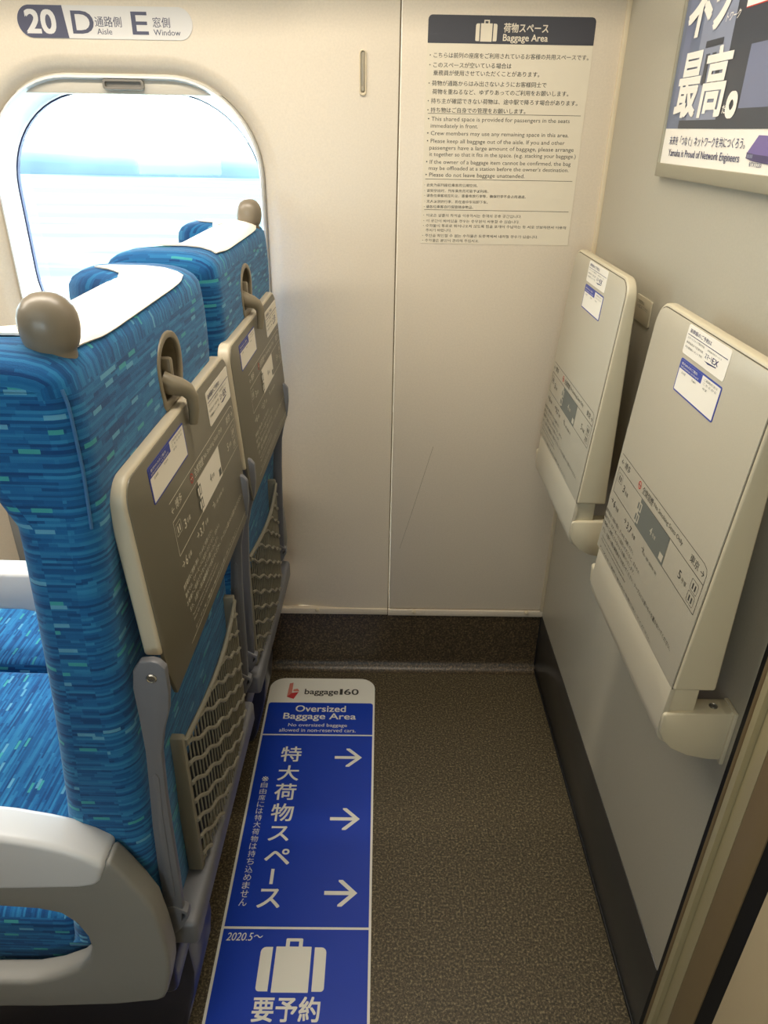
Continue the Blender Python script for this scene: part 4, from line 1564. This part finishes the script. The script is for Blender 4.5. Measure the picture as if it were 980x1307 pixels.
    for v in bm.verts:
        v.co = Vector([(lo[i] + hi[i]) / 2 + v.co[i] * (hi[i] - lo[i]) for i in range(3)])
    bmesh.ops.bevel(bm, geom=bm.edges[:], offset=0.022, segments=5, profile=0.5, affect='EDGES')
    bmesh.ops.subdivide_edges(bm, edges=[e for e in bm.edges if e.calc_length() > 0.1], cuts=6, use_grid_fill=True)
    mb.bm(bm)
    part(mb, 'seat_cushion', FABRIC, root, 60)

    # ---------------- pedestal
    qa, qb = rng(0.100, 0.215)
    mb = MB()
    pf = [(-0.292, 0.395), (-0.285, 0.20), (-0.292, 0.14), (-0.318, 0.03), (-0.33, 0.0), (-0.70, 0.0), (-0.68, 0.27), (-0.66, 0.36)]
    mb.prism(pf, lambda u, w, h: Vector((u, h, w)), qa, qb, 0.008)
    part(mb, 'pedestal', PED, root)

    # ---------------- outer armrest
    aa, ab = rng(-0.036, -0.003)
    outp = [(-0.95, 0.600), (-0.60, 0.608), (-0.44, 0.612), (-0.38, 0.616), (-0.318, 0.640), (-0.300, 0.662), (-0.286, 0.636), (-0.272, 0.606), (-0.261, 0.577), (-0.2555, 0.525), (-0.2535, 0.473), (-0.256, 0.445), (-0.266, 0.400), (-0.271, 0.388), (-0.280, 0.382), (-0.337, 0.369), (-0.433, 0.359), (-0.60, 0.350), (-0.95, 0.350)]
    hol = [(-0.86, 0.565), (-0.60, 0.574), (-0.445, 0.573), (-0.399, 0.570), (-0.374, 0.563), (-0.359, 0.545), (-0.350, 0.518), (-0.349, 0.494), (-0.357, 0.467), (-0.376, 0.445), (-0.409, 0.426), (-0.443, 0.415), (-0.60, 0.405), (-0.86, 0.400)]
    mb = MB()
    mb.prism(outp[::-1], lambda u, w, h: Vector((u, h, w)), aa, ab, 0.006, 0, 3, hol)
    ap = part(mb, 'armrest', ARMP, root, 50)
    mb = MB()
    padp = [(-0.95, 0.735), (-0.60, 0.718), (-0.49, 0.710), (-0.414, 0.702), (-0.373, 0.693), (-0.344, 0.684), (-0.325, 0.675), (-0.303, 0.659), (-0.306, 0.650), (-0.313, 0.630), (-0.320, 0.622), (-0.340, 0.617), (-0.38, 0.614), (-0.44, 0.610), (-0.60, 0.604), (-0.95, 0.598)]
    da, db = rng(-0.040, 0.006)
    mb.prism(padp, lambda u, w, h: Vector((u, h, w)), da, db, 0.008, 0, 4)
    part(mb, 'armrest_pad', ARMPAD, ap)

    # ---------------- armrest between the two seats, hinged to the aisle seat
    if aisle:
        mb = MB()
        pp = [(-0.95, 0.708), (-0.56, 0.708), (-0.40, 0.706), (-0.38, 0.69), (-0.38, 0.64), (-0.42, 0.622), (-0.60, 0.622), (-0.64, 0.632), (-0.95, 0.632)]
        mb.prism(pp, lambda u, w, h: Vector((u, h, w)), 1.0385, 1.0885, 0.006, 0, 3)
        part(mb, 'middle_armrest', ARMPAD, root)
    return root


make_seat('aisle')
make_seat('window')

bpy.data.objects.remove(TXTO)
bpy.data.curves.remove(TXT)
